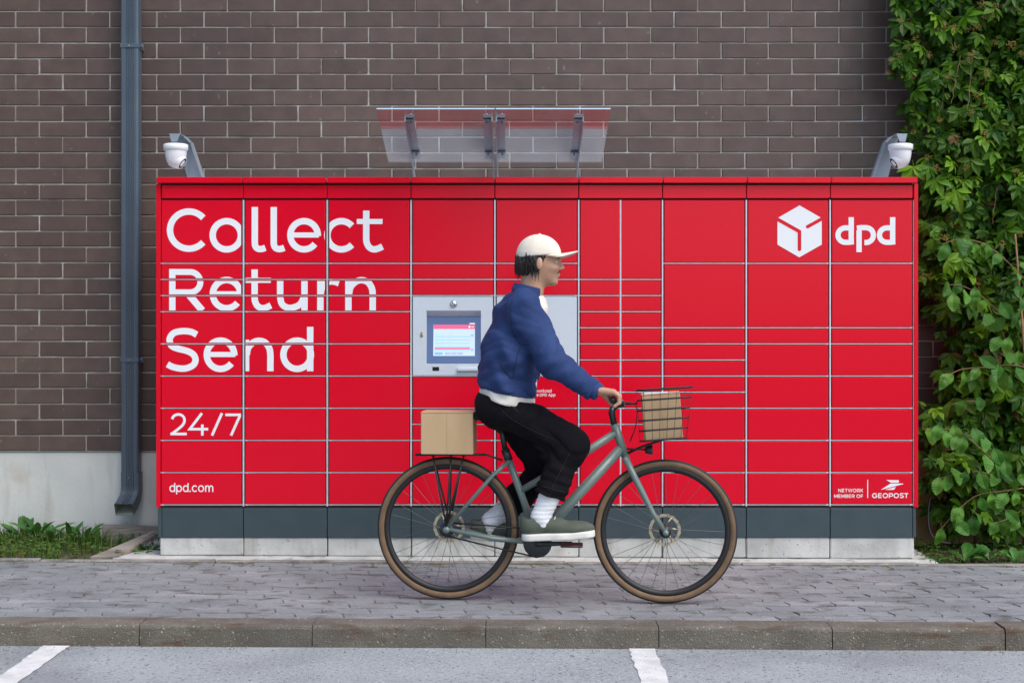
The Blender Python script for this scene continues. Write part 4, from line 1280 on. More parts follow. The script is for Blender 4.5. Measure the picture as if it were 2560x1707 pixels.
for (px, Y, n, L_, up, lab) in ((2412, .05, 9, .15, 1.0, 'broad-leaved weed nearest the last concrete block, under the creeper'),
                                (2470, .08, 8, .12, .8, 'broad-leaved weed with a pale upright leaf under the shrub'),
                                (2535, .06, 8, .1, .8, 'small broad-leaved weed at the right edge of the picture under the shrub'),
                                (2345, .0, 10, .06, .6, 'low weed on bare soil right beside the last concrete block')):
    rosette(X(px, Y), Y, n, L_, up, px, lab, 'weed', 'weed', 'weeds under the creeper', .22)
# black cable hanging in a loop beside the locker end
m = MB()
m.tube(smooth([at(2325, 1240, .45), at(2320, 1290, .40), at(2326, 1330, .36), at(2345, 1352, .33), at(2375, 1358, .33)], 6), .007, 6)
tag(m.build('cable', M['black'], None, at(2345, 1352, .33)), 'black cable looping to the ground beside the locker end', 'cable')

# ---- unseen added trees, there to darken the low sky and the lacquer reflections
M['tree_leaf'] = leaf_mat('tree_leaf', (0.02, 0.06, 0.01), (0.05, 0.11, 0.02), .25, .5, .25, island=True)
M['bark'] = mat('bark', (0.06, 0.045, 0.035), (0.11, 0.09, 0.07), 9, .9)
def tree(x, y, h, rx, seed, label):
    q = random.Random(seed)
    root = tag(empty('unseen_tree', (x, y, -.1)), label, 'tree', 'added trees out of view behind the camera')
    m = MB(); m.tube([(x, y, -.1), (x + .1, y, h * .3), (x - .1, y + .1, h * .6), (x, y, h * .85)], [.22, .17, .1, .03], 8)
    for _ in range(7):
        a = q.uniform(0, 6.28); z = h * q.uniform(.3, .6)
        m.tube([(x, y, z), (x + math.cos(a) * rx * .5, y + math.sin(a) * rx * .5, z + h * .15)], [.07, .02], 5)
    m.build('trunk', M['bark'], root)
    m = MB()
    for _ in range(2600):
        d = Vector((q.gauss(0, 1), q.gauss(0, 1), q.gauss(0, 1))).normalized() * (q.random() ** .4)
        c = Vector((x + d.x * rx, y + d.y * rx, h * .58 + d.z * h * .42))
        if math.sin(c.x * 2.1 + seed) * math.sin(c.z * 2.3) * math.sin(c.y * 1.9) > .25: continue
        n_ = Vector((q.gauss(0, 1), q.gauss(0, 1), q.gauss(.6, 1))).normalized(); a = n_.orthogonal().normalized(); b = n_.cross(a)
        s = q.uniform(.16, .34)
        m.add([c + a * s, c + b * s * .7, c - a * s, c - b * s * .7], [(0, 1, 2, 3)])
    m.build('crown', M['tree_leaf'], root)
ADDED_TREES = [(-10.5, -13, 13, 4.4), (-25, -24, 14, 5), (-17.5, -26, 15, 5.2), (-10.5, -25, 14, 4.8), (-4.8, -28, 10, 3.8)]
for k, (x, y, h, rx) in enumerate(ADDED_TREES):
    tree(x, y, h, rx, 900 + k, '%s added tree from the left, unseen behind the camera' % ORD[k])

# ------------------------------------------------------------------ bicycle
YBK, TH = -1.25, .07             # depth of the bicycle's middle plane; it heads a little towards the camera
def bk(px, py, v=0.0):
    """point of the bicycle's plane (moved v metres away from the camera) that shows at photo pixel (px, py)"""
    k = (px - 1280) / FPX
    D = (CAMD + YBK + v + .2 * TH) / (1 + TH * k)
    return Vector((k * D, D - CAMD, EYE - (py - HOR) * D / FPX))
HD = Vector((1, -TH, 0)).normalized()       # heading
LT = Vector((TH, 1, 0)).normalized()        # the rider's left, away from the camera
UP = Vector((0, 0, 1))
bike = tag(empty('bicycle', bk(1391, 1504)), 'grey-green bicycle with tan-walled tyres, wire front basket and rear rack', 'bicycle')

def wheel(c, r_):
    rim = MB()
    rim.lathe([(r_ - .034, -.012), (r_ - .05, -.010), (r_ - .062, -.004), (r_ - .062, .004), (r_ - .05, .010), (r_ - .034, .012)], c, LT, 64, closed=True)
    w = rim.build('wheel', M['black'], bike, c)
    ty = MB()
    n = 12
    prof = []
    for i in range(n):
        a = 2 * math.pi * i / n
        prof.append((r_ - .020 + .020 * math.cos(a), .020 * math.sin(a)))
    ty.lathe(prof, c, LT, 72, closed=True)
    # tread black, side walls tan
    L_ = len(prof)
    for fi in range(len(ty.f)):
        i = fi % L_
        a = 2 * math.pi * (i + .5) / n
        ty.m[fi] = 0 if math.cos(a) > .62 else 1
    ty.build('tyre', [M['tyre'], M['tan_wall']], w)
    hub = MB(); hub.lathe([(0, -.055), (.009, -.055), (.009, -.034), (.028, -.032), (.028, -.026), (.016, -.02), (.016, .02), (.028, .026), (.028, .032), (.009, .034), (.009, .055), (0, .055)], c, LT, 18)
    hub.build('hub', M['alloy'], w)
    ax = HD
    spokes = 28
    base = Matrix((HD, LT, UP)).transposed()
    for k in range(spokes):
        a = 2 * math.pi * k / spokes
        off = .55 if k % 4 < 2 else -.55
        s_ = 1 if k % 2 else -1
        p0 = Vector(c) + (HD * math.cos(a + off) + UP * math.sin(a + off)) * .026 + LT * s_ * .028
        p1 = Vector(c) + (HD * math.cos(a) + UP * math.sin(a)) * (r_ - .06)
        m = MB(); m.tube([p0, p1], .0011, 4, 0, False); m.build('spoke', M['steel'], w)
    # disc rotor on the far side, with slots
    ro = MB(); nn = 32
    vv, ff = [], []
    for k in range(nn):
        a = 2 * math.pi * k / nn
        for rr, yo in ((.080 if k % 2 else .0775, .044), (.064, .044), (.080 if k % 2 else .0775, .046), (.064, .046)):
            vv.append(Vector(c) + (HD * math.cos(a) + UP * math.sin(a)) * rr + LT * yo)
    for k in range(nn):
        a, b = 4 * k, 4 * ((k + 1) % nn)
        ff += [(a, b, b + 1, a + 1), (a + 2, a + 3, b + 3, b + 2), (a, a + 2, b + 2, b)]
    ro.add(vv, ff)
    for k in range(6):
        a = 2 * math.pi * k / 6
        ro.tube([Vector(c) + (HD * math.cos(a + .6) + UP * math.sin(a + .6)) * .02 + LT * .045, Vector(c) + (HD * math.cos(a) + UP * math.sin(a)) * .068 + LT * .045], .004, 5)
    ro.build('brake_disc', M['rotor'], w)
    return w
RC, FC = bk(1120, 1322.5), bk(1663, 1329)
wr = .352
RC.z = gz(RC.x) + wr + .003; FC.z = gz(FC.x) + wr + .003
wheel(RC, wr); wheel(FC, wr)

BBp = bk(1345, 1354)
HT0, HT1 = bk(1538, 1068), bk(1560, 1132)
ST = bk(1262, 1122)
fr = MB()
fr.tube([HT1 + (HT0 - HT1) * -.1, HT0 + (HT0 - HT1) * .12], .021, 14)                       # head tube
fr.tube([bk(1553, 1120), bk(1400, 1284), BBp], [.024, .026, .026], 14)                       # down tube
fr.tube([bk(1541, 1080), bk(1440, 1146), bk(1302, 1226)], [.019, .018, .017], 14)            # sloping top tube
fr.tube([BBp, bk(1302, 1232), ST], [.019, .018, .0175], 14)                                  # seat tube
for s in (-1, 1):
    fr.tube([BBp + LT * .03 * s, bk(1230, 1345, .05 * s), RC + LT * .066 * s + UP * .004], [.013, .012, .010], 10)
    fr.tube([bk(1273, 1152, .014 * s), bk(1232, 1188, .035 * s), RC + LT * .066 * s + UP * .006], [.012, .0105, .009], 10)
    fr.tube([RC + LT * .056 * s, RC + LT * .078 * s], .017, 10)
fr.tube([BBp - LT * .036, BBp + LT * .036], .023, 16)
fr.tube([bk(1238, 1182, -.03), bk(1238, 1182, .03)], .008, 8)
fr.build('frame', M['frame'], bike)
fk = MB()
cr_ = HT1 + (HT1 - HT0) * .22
fk.tube([HT1, cr_], .019, 12)
fk.tube([cr_ - LT * .052 + UP * -.006, cr_ + LT * .052 + UP * -.006], .017, 10)
for s in (-1, 1):
    fk.tube([cr_ + LT * .05 * s, bk(1590, 1200, .053 * s), bk(1632, 1282, .06 * s), FC + LT * .064 * s], [.017, .016, .013, .010], 12)
    fk.tube([FC + LT * .055 * s, FC + LT * .075 * s], .015, 10)
fk.build('fork', M['frame'], bike)
m = MB(); m.tube([ST - (ST - BBp).normalized() * .06, ST], .021, 12); m.build('seat_clamp', M['alloy'], bike)
SD = bk(1252, 1040)
m = MB(); m.tube([ST, SD - UP * .035], .0145, 10); m.build('seat_post', M['alloy'], bike)
sd_ = MB()
pr = [(-.135, .062, .012), (-.12, .078, .022), (-.06, .072, .024), (0, .045, .022), (.06, .028, .02), (.12, .022, .016), (.14, .014, .010)]
ring = []
for (x, w, h) in pr:
    for a in range(10):
        t = 2 * math.pi * a / 10
        ring.append(SD + HD * x + LT * (w * math.cos(t)) + UP * (h * math.sin(t) - (.012 if abs(x) < .05 else 0)))
sd_.add(ring, [(i * 10 + k, i * 10 + (k + 1) % 10, (i + 1) * 10 + (k + 1) % 10, (i + 1) * 10 + k) for i in range(len(pr) - 1) for k in range(10)] + [tuple(range(10))[::-1], tuple(60 + k for k in range(10))], 0, True)
sd_.build('saddle', M['black'], bike)
# stem and handlebar
GR = bk(1532, 999, -.30); GL = bk(1532, 999, .30)
BC = bk(1552, 1008)
m = MB(); m.tube([HT0 + (HT0 - HT1) * .12, bk(1529, 1030), bk(1533, 1018)], .0165, 12); m.tube([bk(1532, 1020), BC], .015, 12); m.tube([BC - LT * .022, BC + LT * .022], .021, 12)
m.build('stem', M['alloy'], bike)
m = MB(); m.tube([GR - LT * .02, bk(1540, 1001, -.18), bk(1551, 1007, -.06), BC, bk(1551, 1007, .06), bk(1540, 1001, .18), GL + LT * .02], .0115, 10); m.build('handlebar', M['black'], bike)
for s, g in ((-1, GR), (1, GL)):
    m = MB(); m.tube([g - LT * s * -.035, g - LT * s * .095], [.0165, .0158], 12); m.build('grip', M['black'], bike)
    m = MB()
    p0 = g - LT * s * .125
    m.tube([p0 - UP * .004, p0 + HD * .02 - UP * .018], .013, 8); m.tube([p0 + HD * .02 - UP * .018, p0 + HD * .052 - UP * .022 + LT * s * .03, p0 + HD * .055 - UP * .03 + LT * s * .11], [.007, .006, .0045], 6)
    m.build('brake_lever', M['alloy'], bike)
    m = MB(); m.tube(smooth([p0 + HD * .02 - UP * .015 - LT * s * .02, bk(1588, 1012, .10 * s), bk(1590, 1060, .06 * s), HT1 + UP * .06 + HD * .03 + LT * s * .02], 6), .0025, 5); m.build('brake_cable', M['black'], bike)
# cranks: right foot forward, left foot back
CA = R(2.5)
CR = BBp + HD * (.17 * math.cos(CA)) + UP * (.17 * math.sin(CA)) - LT * .085
CLf = BBp - HD * (.17 * math.cos(CA)) - UP * (.17 * math.sin(CA)) + LT * .085
for s, p in ((-1, CR), (1, CLf)):
    m = MB(); m.tube([BBp + LT * s * .05, BBp + LT * s * .068, p], [.013, .013, .010], 10, sx=.7); m.build('crank', M['alloy'], bike)
    q_ = p + LT * s * .05
    m = MB()
    a_, b_ = HD * .048, LT * .045
    for o_ in (-1, 1):
        m.tube([q_ + a_ * o_ - b_, q_ + a_ * o_ + b_], .006, 6)
        m.tube([q_ - a_ + b_ * o_, q_ + a_ + b_ * o_], .006, 6)
    m.tube([p, q_ + b_], .007, 6)
    m.prism([q_ - a_ - b_ + UP * .004, q_ + a_ - b_ + UP * .004, q_ + a_ + b_ + UP * .004, q_ - a_ + b_ + UP * .004], UP * -.006)
    m.build('pedal', M['black'], bike)
m = MB()
c = BBp - LT * .048
m.lathe([(.018, -.004), (.066, -.003), (.07, 0), (.066, .003), (.018, .004)], c, LT, 40)
m.build('chainring', M['alloy'], bike)
c2 = RC - LT * .048
m = MB()
for k in range(5): m.lathe([(.012, -.003 + k * .004), (.036 - k * .003, -.0015 + k * .004), (.036 - k * .003, .0015 + k * .004), (.012, .003 + k * .004)], c2 - LT * .008, LT, 24)
m.build('cassette', M['alloy'], bike)
m = MB()
for s in (-1, 1):
    m.tube([c2 + UP * .033 * s + HD * .0, c + UP * .069 * s], .0042, 5)
m.build('chain', M['black'], bike)
# rear rack
RK = 1136
rk = MB()
for v in (-.06, 0, .06):
    rk.tube([bk(1040, RK, v), bk(1214, RK, v)], .0065, 6)
for px in (1040, 1085, 1130, 1175, 1214):
    rk.tube([bk(px, RK, -.06), bk(px, RK, .06)], .0055, 6)
rk.prism([bk(1046, RK - 2.8, -.055), bk(1208, RK - 2.8, -.055), bk(1208, RK - 2.8, .055), bk(1046, RK - 2.8, .055)], (0, 0, -.004))
for s in (-1, 1):
    for px in (1082, 1128, 1160):
        rk.tube([bk(px, RK, .06 * s), RC + LT * .078 * s + UP * .02], .0048, 6)
    rk.tube([bk(1214, RK, .055 * s), bk(1256, 1150, .03 * s)], .0048, 6)
rk.build('rear_rack', M['black'], bike)
# front basket: wire rails around a slightly tapered box, tilted up at the front
def bask(t, u_, v_):
    """t: 0 bottom .. 1 top, u_: 0 rear .. 1 front, v_: -1 near .. 1 far"""
    x0, x1 = 1600 - 8 * t, 1716 + 14 * t
    y = 1103 - 127 * t
    px = x0 + (x1 - x0) * u_
    return bk(px, y - 9 * u_, v_ * (.115 + .025 * t))
def ring_pts(t, n=6, rr=.16):
    out = []
    for (u0, v0, a0) in ((1, 1, 0), (0, 1, 90), (0, -1, 180), (1, -1, 270)):
        for k in range(n + 1):
            a = R(a0 + 90 * k / n)
            u_ = (1 - rr if u0 else rr) + rr * math.cos(a); v_ = v0 * (1 - 2 * rr) + 2 * rr * math.sin(a)
            out.append(bask(t, u_, v_))
    return out + [out[0]]
bs = MB()
for t, rad in ((1.0, .0055), (.8, .0045), (.6, .0045), (.4, .0045), (.2, .0045), (0, .005)):
    bs.tube(ring_pts(t), rad, 6, 0, False)
for k in range(6):
    u_ = .12 + .76 * k / 5
    for v_ in (-1, 1): bs.tube([bask(0, u_, v_), bask(1, u_, v_)], .0011, 4)
    bs.tube([bask(0, u_, -1), bask(0, u_, 1)], .0022, 4)
for k in range(5):
    v_ = -.8 + 1.6 * k / 4
    for u_ in (0, 1): bs.tube([bask(0, u_, v_), bask(1, u_, v_)], .0011, 4)
    bs.tube([bask(0, 0, v_), bask(0, 1, v_)], .0022, 4)
bs.build('basket', M['black'], bike)
m = MB()
for s in (-1, 1):
    m.tube([bask(0, .5, .5 * s), bk(1600, 1118, .03 * s), HT1 + HD * .02 + LT * .012 * s], .006, 6)
    m.tube([bask(.75, 0, .4 * s), bk(1560, 1010, .05 * s)], .005, 6)
m.build('basket_bracket', M['black'], bike)
m = MB(); lc = bk(1622, 1124); m.lathe([(0, -.02), (.018, -.018), (.024, .012), (.024, .018), (0, .02)], lc, HD, 18); m.tube([lc, HT1 + UP * .02], .005, 6); m.build('front_lamp', M['alloy'], bike)

# ------------------------------------------------------------------ boxes carried on the bicycle
def carton(name, cpos, L_, W_, H_, rz, tilt, label, paper):
    root = tag(empty(name, cpos), label, 'box', 'cardboard boxes carried on the bicycle')
    rot = Matrix.Rotation(rz, 3, 'Z') @ Matrix.Rotation(tilt, 3, 'Y')
    c = Vector(cpos)
    def put(m, nm, mt):
        m.v = [tuple(c + rot @ Vector(v)) for v in m.v]
        return m.build(nm, mt, root)
    m = MB(); m.box(-L_ / 2, L_ / 2, -W_ / 2, W_ / 2, 0, H_ - .004, .003); put(m, 'carton_body', M['card'])
    for s in (-1, 1):
        m = MB(); m.box(-L_ / 2 - .001, L_ / 2 + .001, .0015 if s > 0 else -W_ / 2 - .001, W_ / 2 + .001 if s > 0 else -.0015, H_ - .0035, H_ + .0005, .001); put(m, 'flap', M['card'])
    m = MB(); m.box(-L_ / 2 - .0018, L_ / 2 + .0018, -.024, .024, H_ + .001, H_ + .0016); m.box(-L_ / 2 - .002, -L_ / 2 - .0014, -.024, .024, H_ - .06, H_ + .0012); m.box(L_ / 2 + .0014, L_ / 2 + .002, -.024, .024, H_ - .06, H_ + .0012)
    put(m, 'tape', M['tape'])
    if paper:
        m = MB(); m.box(-L_ * .42, L_ * .2, -W_ * .42, W_ * .3, H_ + .0018, H_ + .0024); put(m, 'paper_label', M['label_paper'])
    m = MB(); m.box(-.0008, .0008, -W_ / 2 - .0006, -W_ / 2 + .002, .004, H_ - .006); put(m, 'seam', M['card_dark'])
    return root
b0 = bk(1123, 1132)
b0.z = bk(1123, RK - 2.8).z + .004
carton('cardboard_box', b0, .255, .2, .205, -TH, 0, 'brown cardboard box standing on the black rear rack behind the rider', False)
b1 = bask(0, .5, 0) + UP * .007
carton('cardboard_box', b1, .185, .17, .222, -TH - .0, R(-4), 'brown cardboard box with a white label in the wire front basket', True)

# ------------------------------------------------------------------ rider, modelled as blended solids
def surface_nets(F, lo, h):
    nx, ny, nz = F.shape
    neg = F < 0
    c = [neg[i:nx - 1 + i, j:ny - 1 + j, k:nz - 1 + k] for i in (0, 1) for j in (0, 1) for k in (0, 1)]
    s = sum(x.astype(np.int8) for x in c)
    cell = (s > 0) & (s < 8)
    idx = np.argwhere(cell)
    vid = -np.ones(cell.shape, np.int64)
    vid[cell] = np.arange(len(idx))
    acc = np.zeros((len(idx), 3)); cnt = np.zeros(len(idx))
    offs = [(i, j, k) for i in (0, 1) for j in (0, 1) for k in (0, 1)]
    for a in range(8):
        for b in range(a + 1, 8):
            oa, ob = np.array(offs[a]), np.array(offs[b])
            if np.abs(oa - ob).sum() != 1: continue
            fa = F[tuple((idx + oa).T)]; fb = F[tuple((idx + ob).T)]
            cr = (fa < 0) != (fb < 0)
            t = np.where(cr, fa / np.where(cr, fa - fb, 1), 0)
            p = oa + (ob - oa) * t[:, None]
            acc[cr] += p[cr]; cnt[cr] += 1
    V = lo + h * (idx + acc / np.maximum(cnt, 1)[:, None])
    faces = []
    for ax in range(3):
        sl0 = [slice(None)] * 3; sl1 = [slice(None)] * 3
        sl0[ax] = slice(0, -1); sl1[ax] = slice(1, None)
        a, b = neg[tuple(sl0)], neg[tuple(sl1)]
        e = np.argwhere(a != b)
        o1, o2 = [(1, 2), (2, 0), (0, 1)][ax]
        ok = (e[:, o1] > 0) & (e[:, o2] > 0) & (e[:, o1] < F.shape[o1] - 1) & (e[:, o2] < F.shape[o2] - 1)
        e = e[ok]
        flip = a[tuple(e.T)]
        d1 = np.zeros(3, int); d1[o1] = 1
        d2 = np.zeros(3, int); d2[o2] = 1
        q = [vid[tuple((e - d1 - d2).T)], vid[tuple((e - d2).T)], vid[tuple(e.T)], vid[tuple((e - d1).T)]]
        q = np.stack(q, 1)
        q[~flip] = q[~flip][:, ::-1]
        faces.append(q)
    return V, np.concatenate(faces)

def sdf_mesh(name, fn, lo, hi, h, mt, parent, slack=1.4):
    lo, hi = np.array(lo, float) - 3 * h, np.array(hi, float) + 3 * h
    B = 8
    n = (np.ceil((hi - lo) / h / B).astype(int) + 1) * B
    nb = n // B
    cs = np.stack(np.meshgrid(*[np.arange(k) for k in nb], indexing='ij'), -1).reshape(-1, 3)
    cen = lo + (cs * B + (B - 1) / 2) * h
    dc = fn(cen)
    keep = np.abs(dc) < h * B * .87 * slack
    F = np.repeat(np.repeat(np.repeat(dc.reshape(nb), B, 0), B, 1), B, 2).astype(np.float32)
    loc = np.stack(np.meshgrid(*[np.arange(B)] * 3, indexing='ij'), -1).reshape(-1, 3)
    kb = cs[keep]
    for i in range(0, len(kb), 400):
        g = (kb[i:i + 400, None, :] * B + loc[None]).reshape(-1, 3)
        F[tuple(g.T)] = fn(lo + g * h)
    V, Q = surface_nets(F, lo, h)
    me = bpy.data.meshes.new(name)
    me.from_pydata(V.tolist(), [], Q.tolist())
    me.materials.append(mt)
    me.polygons.foreach_set('use_smooth', [True] * len(me.polygons))
    me.update()
    return obj(name, me, parent, (0, 0, 0))
def npv(v): return np.array(v, float)
def cap_(P, a, b, ra, rb):
    a, b = npv(a), npv(b)
    ab = b - a
    t = np.clip(((P - a) @ ab) / (ab @ ab + 1e-12), 0, 1)
    return np.linalg.norm(P - a - t[:, None] * ab, axis=1) - (ra + (rb - ra) * t)
def smin(a, b, k):
    h = np.clip(.5 + .5 * (b - a) / k, 0, 1)
    return b + (a - b) * h - k * h * (1 - h)
def smax(a, b, k): return -smin(-a, -b, k)
def ell(P, c, r_, fr=None):
    """ellipsoid; fr = 3x3 rows are its axes"""
    Q_ = P - npv(c)
    if fr is not None: Q_ = Q_ @ fr.T
    r_ = npv(r_)
    k0 = np.linalg.norm(Q_ / r_, axis=1); k1 = np.linalg.norm(Q_ / r_ ** 2, axis=1)
    return k0 * (k0 - 1) / np.maximum(k1, 1e-9)
FRM = np.array([HD[:], LT[:], UP[:]])        # rows: forward, left, up
def squash(P, s, c0):
    """narrow the body sideways about the middle plane so that round sections become wide ones"""
    q = (P - npv(c0)) @ npv(LT)
    return P - np.outer(q * (1 - s), npv(LT))
def wrinkle(P, amp, f=1.0, seed=0.0):
    x, y, z = P[:, 0] * f, P[:, 1] * f, P[:, 2] * f
    w = np.sin(38 * z + 21 * x + 3 * np.sin(17 * x + seed) + 2 * np.sin(23 * y)) * .6
    w += np.sin(55 * z - 33 * x + 4 * np.sin(19 * z + seed * 2) + 20 * y) * .3
    w += np.sin(24 * x + 31 * y + 2.2 * np.sin(27 * z + seed)) * .4
    return amp * w
def crease(P, c, ax, reach, freq, amp, ph=0.0):
    """sharp cloth folds ringing a joint: c the joint, ax the limb direction"""
    q = P - npv(c)
    ax = npv(Vector(ax).normalized())
    t = q @ ax
    side = q @ npv(LT)
    fall = np.exp(-(np.linalg.norm(q, axis=1) / reach) ** 2)
    wv = np.sin(freq * t + 9 * side + 2.5 * np.sin(14 * side + ph + 11 * (q @ npv(UP))) + ph)
    return amp * fall * (1.2 - 2.2 * np.abs(wv) ** .7)

person = tag(empty('person', bk(1250, 1010)), 'person in blue jacket, black trousers and cream cap riding the bicycle', 'person')
# joints
PEL = bk(1252, 1000)
J = {}
for s, nm in ((-1, 'R'), (1, 'L')):
    J['hip' + nm] = bk(1252, 1004, .085 * s)
    J['sho' + nm] = bk(1310, 772, .175 * s)
    J['elb' + nm] = bk(1382, 905, .25 * s)
    J['wri' + nm] = bk(1487, 975, .285 * s)
J['kneR'], J['ankR'] = bk(1428, 1110, -.115), bk(1352, 1292, -.13)
J['kneL'], J['ankL'] = bk(1374, 1172, .115), bk(1228, 1302, .13)
CHE, NEC, HEA = bk(1292, 830), bk(1328, 726), bk(1352, 656)
TIL = .05
HF = np.array([(HD * math.cos(TIL) - UP * math.sin(TIL))[:], LT[:], (UP * math.cos(TIL) + HD * math.sin(TIL))[:]])
def hl(x, y, z): return Vector(npv(HEA) + np.array([x, y, z]) @ HF)

def hand_prims(nm, s, g):
    """capsules of one closed hand; g is the grip centre; s = -1 right, 1 left"""
    out = []
    w = J['wri' + nm]
    P = lambda x, z, y: g + HD * x + UP * z + LT * (s * y)      # y: outwards along the bar
    for k, (y, l) in enumerate(((-.052, .95), (-.031, 1.0), (-.010, .96), (.010, .86))):
        kn = P(.006, .036, y)
        out.append((w + LT * (s * (y + .02) * .7), kn, .017, .0125, .016))
        a = P(.034 * l, .018, y); b = P(.033 * l, -.014, y); c = P(.008, -.029, y)
        out += [(kn, a, .0095, .0088, .002), (a, b, .0088, .0082, .002), (b, c, .0082, .0075, .002)]
    t0 = w + HD * .02 - LT * s * .02
    t1 = P(-.03, .012, -.058); t2 = P(-.006, -.02, -.066); t3 = P(.014, -.026, -.06)
    out += [(t0, t1, .017, .013, .012), (t1, t2, .0115, .010, .005), (t2, t3, .010, .0085, .004)]
    return out
HP = hand_prims('R', -1, GR - LT * .03 * -1 * -1) + hand_prims('L', 1, GL - LT * .03)
def body_fn(P):
    Q_ = (P - npv(HEA)) @ HF.T
    # head
    d = ell(Q_, (-.014, 0, .032), (.098, .077, .09))
    d = smin(d, ell(Q_, (.030, 0, -.038), (.062, .057, .074)), .03)
    d = smin(d, ell(Q_, (.066, 0, -.094), (.022, .024, .018)), .025)
    d = smin(d, ell(Q_, (.074, 0, .024), (.022, .052, .014)), .02)
    for y in (-1, 1):
        d = smin(d, ell(Q_, (.062, y * .036, -.024), (.028, .022, .02)), .02)      # cheek bones
        d = smax(d, -ell(Q_, (.098, y * .031, .004), (.014, .018, .011)), .012)    # eye hollows
        d = smin(d, ell(Q_, (-.002, y * .084, -.010), (.016, .0085, .030)), .006)   # ears
    d = smin(d, cap_(Q_, (.086, 0, .012), (.110, 0, -.022), .0075, .0088), .012)
    for y in (-1, 1): d = smin(d, ell(Q_, (.099, y * .010, -.026), (.009, .007, .007)), .008)
    d = smin(d, ell(Q_, (.086, 0, -.053), (.013, .023, .006)), .006)
    d = smin(d, ell(Q_, (.084, 0, -.064), (.012, .02, .006)), .006)
    # neck, trunk
    d = smin(d, cap_(P, hl(-.03, 0, -.05), NEC, .055, .062), .03)
    S_ = squash(P, .62, PEL)
    t = cap_(S_, PEL, CHE, .105, .105); t = smin(t, cap_(S_, CHE, bk(1312, 775), .105, .075), .06)
    d = smin(d, t, .05)
    for nm in 'RL':
        d = smin(d, cap_(P, J['sho' + nm], J['elb' + nm], .052, .042), .04)
        d = smin(d, cap_(P, J['elb' + nm], J['wri' + nm], .042, .027), .02)
        d = smin(d, cap_(P, J['hip' + nm], J['kne' + nm], .078, .052), .05)
        d = smin(d, cap_(P, J['kne' + nm], J['ank' + nm], .05, .036), .03)
    for a, b, ra, rb, k in HP:
        d = smin(d, cap_(P, a, b, ra, rb), k)
    return d
allp = np.array([v[:] for v in J.values()] + [hl(.13, .1, .13)[:], hl(-.12, -.1, -.12)[:], (GR + HD * .05 - LT * .05)[:], (GL + HD * .05 + LT * .05)[:], PEL[:]])
sdf_mesh('body', body_fn, allp.min(0) - .13, allp.max(0) + .13, .0042, M['skin'], person)

HEM = (bk(1190, 962), bk(1345, 992))
hem_d = (HEM[1] - HEM[0]).normalized(); hem_n = Vector((hem_d.z * 1, 0, -hem_d.x)); hem_n = (LT.cross(hem_d)).normalized()
if hem_n.z > 0: hem_n = -hem_n
# jacket: trunk with loose sleeves, open collar, ribbed hem
def jacket_raw(P):
    S_ = squash(P, .66, PEL)
    t = cap_(S_, bk(1268, 962), bk(1282, 880), .147, .147)
    t = smin(t, cap_(S_, bk(1284, 880), bk(1300, 790), .144, .118), .05)
    t = smin(t, cap_(S_, bk(1300, 790), bk(1318, 742), .116, .07), .05)
    for nm in 'RL':
        t = smin(t, cap_(P, J['sho' + nm] + UP * .01, J['elb' + nm], .082, .07), .05)
        t = smin(t, cap_(P, J['elb' + nm], J['wri' + nm] - HD * .01, .071, .05), .03)
    return t
def jacket_fn(P):
    d = jacket_raw(P)
    w = wrinkle(P, .0075, .8, .7)
    d = d + w
    for nm in 'RL':
        d = d + crease(P, J['elb' + nm], J['wri' + nm] - J['sho' + nm], .13, 62, .0045, .4)
        d = d + crease(P, J['wri' + nm] - HD * .06 + UP * .02, J['wri' + nm] - J['elb' + nm], .09, 80, .0045, 1.7)
        d = d + crease(P, J['sho' + nm] * .75 + CHE * .25 - UP * .06, UP * .8 + HD * .5, .12, 60, .004, 2.4)
    d = d + crease(P, bk(1262, 930), UP + HD * .35, .2, 55, .0042, .9)
    # gathered waist above the hem
    hd = (P - npv(HEM[0])) @ npv(hem_n)
    d = smax(d, hd, .01)
    for nm in 'RL':
        ax = (J['wri' + nm] - J['elb' + nm]).normalized()
        d = smax(d, (P - npv(J['wri' + nm])) @ npv(ax) - .0, .008)
    # collar opening in front of the neck
    d = smax(d, -cap_(P, bk(1352, 712), bk(1372, 790), .05, .02), .015)
    d = smax(d, -cap_(P, NEC, hl(0, 0, -.05), .066, .066), .008)
    return d
jp = np.array([J['shoR'][:], J['shoL'][:], J['wriR'][:], J['wriL'][:], HEM[0][:], HEM[1][:], PEL[:]])
jk = sdf_mesh('jacket', jacket_fn, jp.min(0) - .17, jp.max(0) + .14, .006, M['jacket'], person)
def collar_fn(P):
    d = np.abs(cap_(P, bk(1316, 740), bk(1330, 700), .080, .066)) - .005
    up_ = (P - npv(bk(1330, 716))) @ npv((UP + HD * .25).normalized())
    d = smax(d, up_, .004)
    d = smax(d, -((P - npv(bk(1330, 742))) @ npv((UP + HD * .35).normalized())), .004)
    d = smax(d, -cap_(P, bk(1362, 690), bk(1366, 770), .046, .05), .008)
    return d
sdf_mesh('collar', collar_fn, npv(bk(1330, 720)) - .13, npv(bk(1330, 720)) + .13, .005, M['jacket_rib'], jk)
for nm, s in (('R', -1), ('L', 1)):
    ax = (J['wri' + nm] - J['elb' + nm]).normalized()
    def cuff_fn(P, nm=nm, ax=ax):
        d = cap_(P, J['wri' + nm] - ax * .06, J['wri' + nm] + ax * .02, .047, .043)
        q = (P - npv(J['wri' + nm])) @ npv(ax)
        d = smax(d, np.abs(q - .004) - .022, .004)
        return d
    sdf_mesh('cuff', cuff_fn, npv(J['wri' + nm]) - .08, npv(J['wri' + nm]) + .08, .005, M['jacket_rib'], jk)
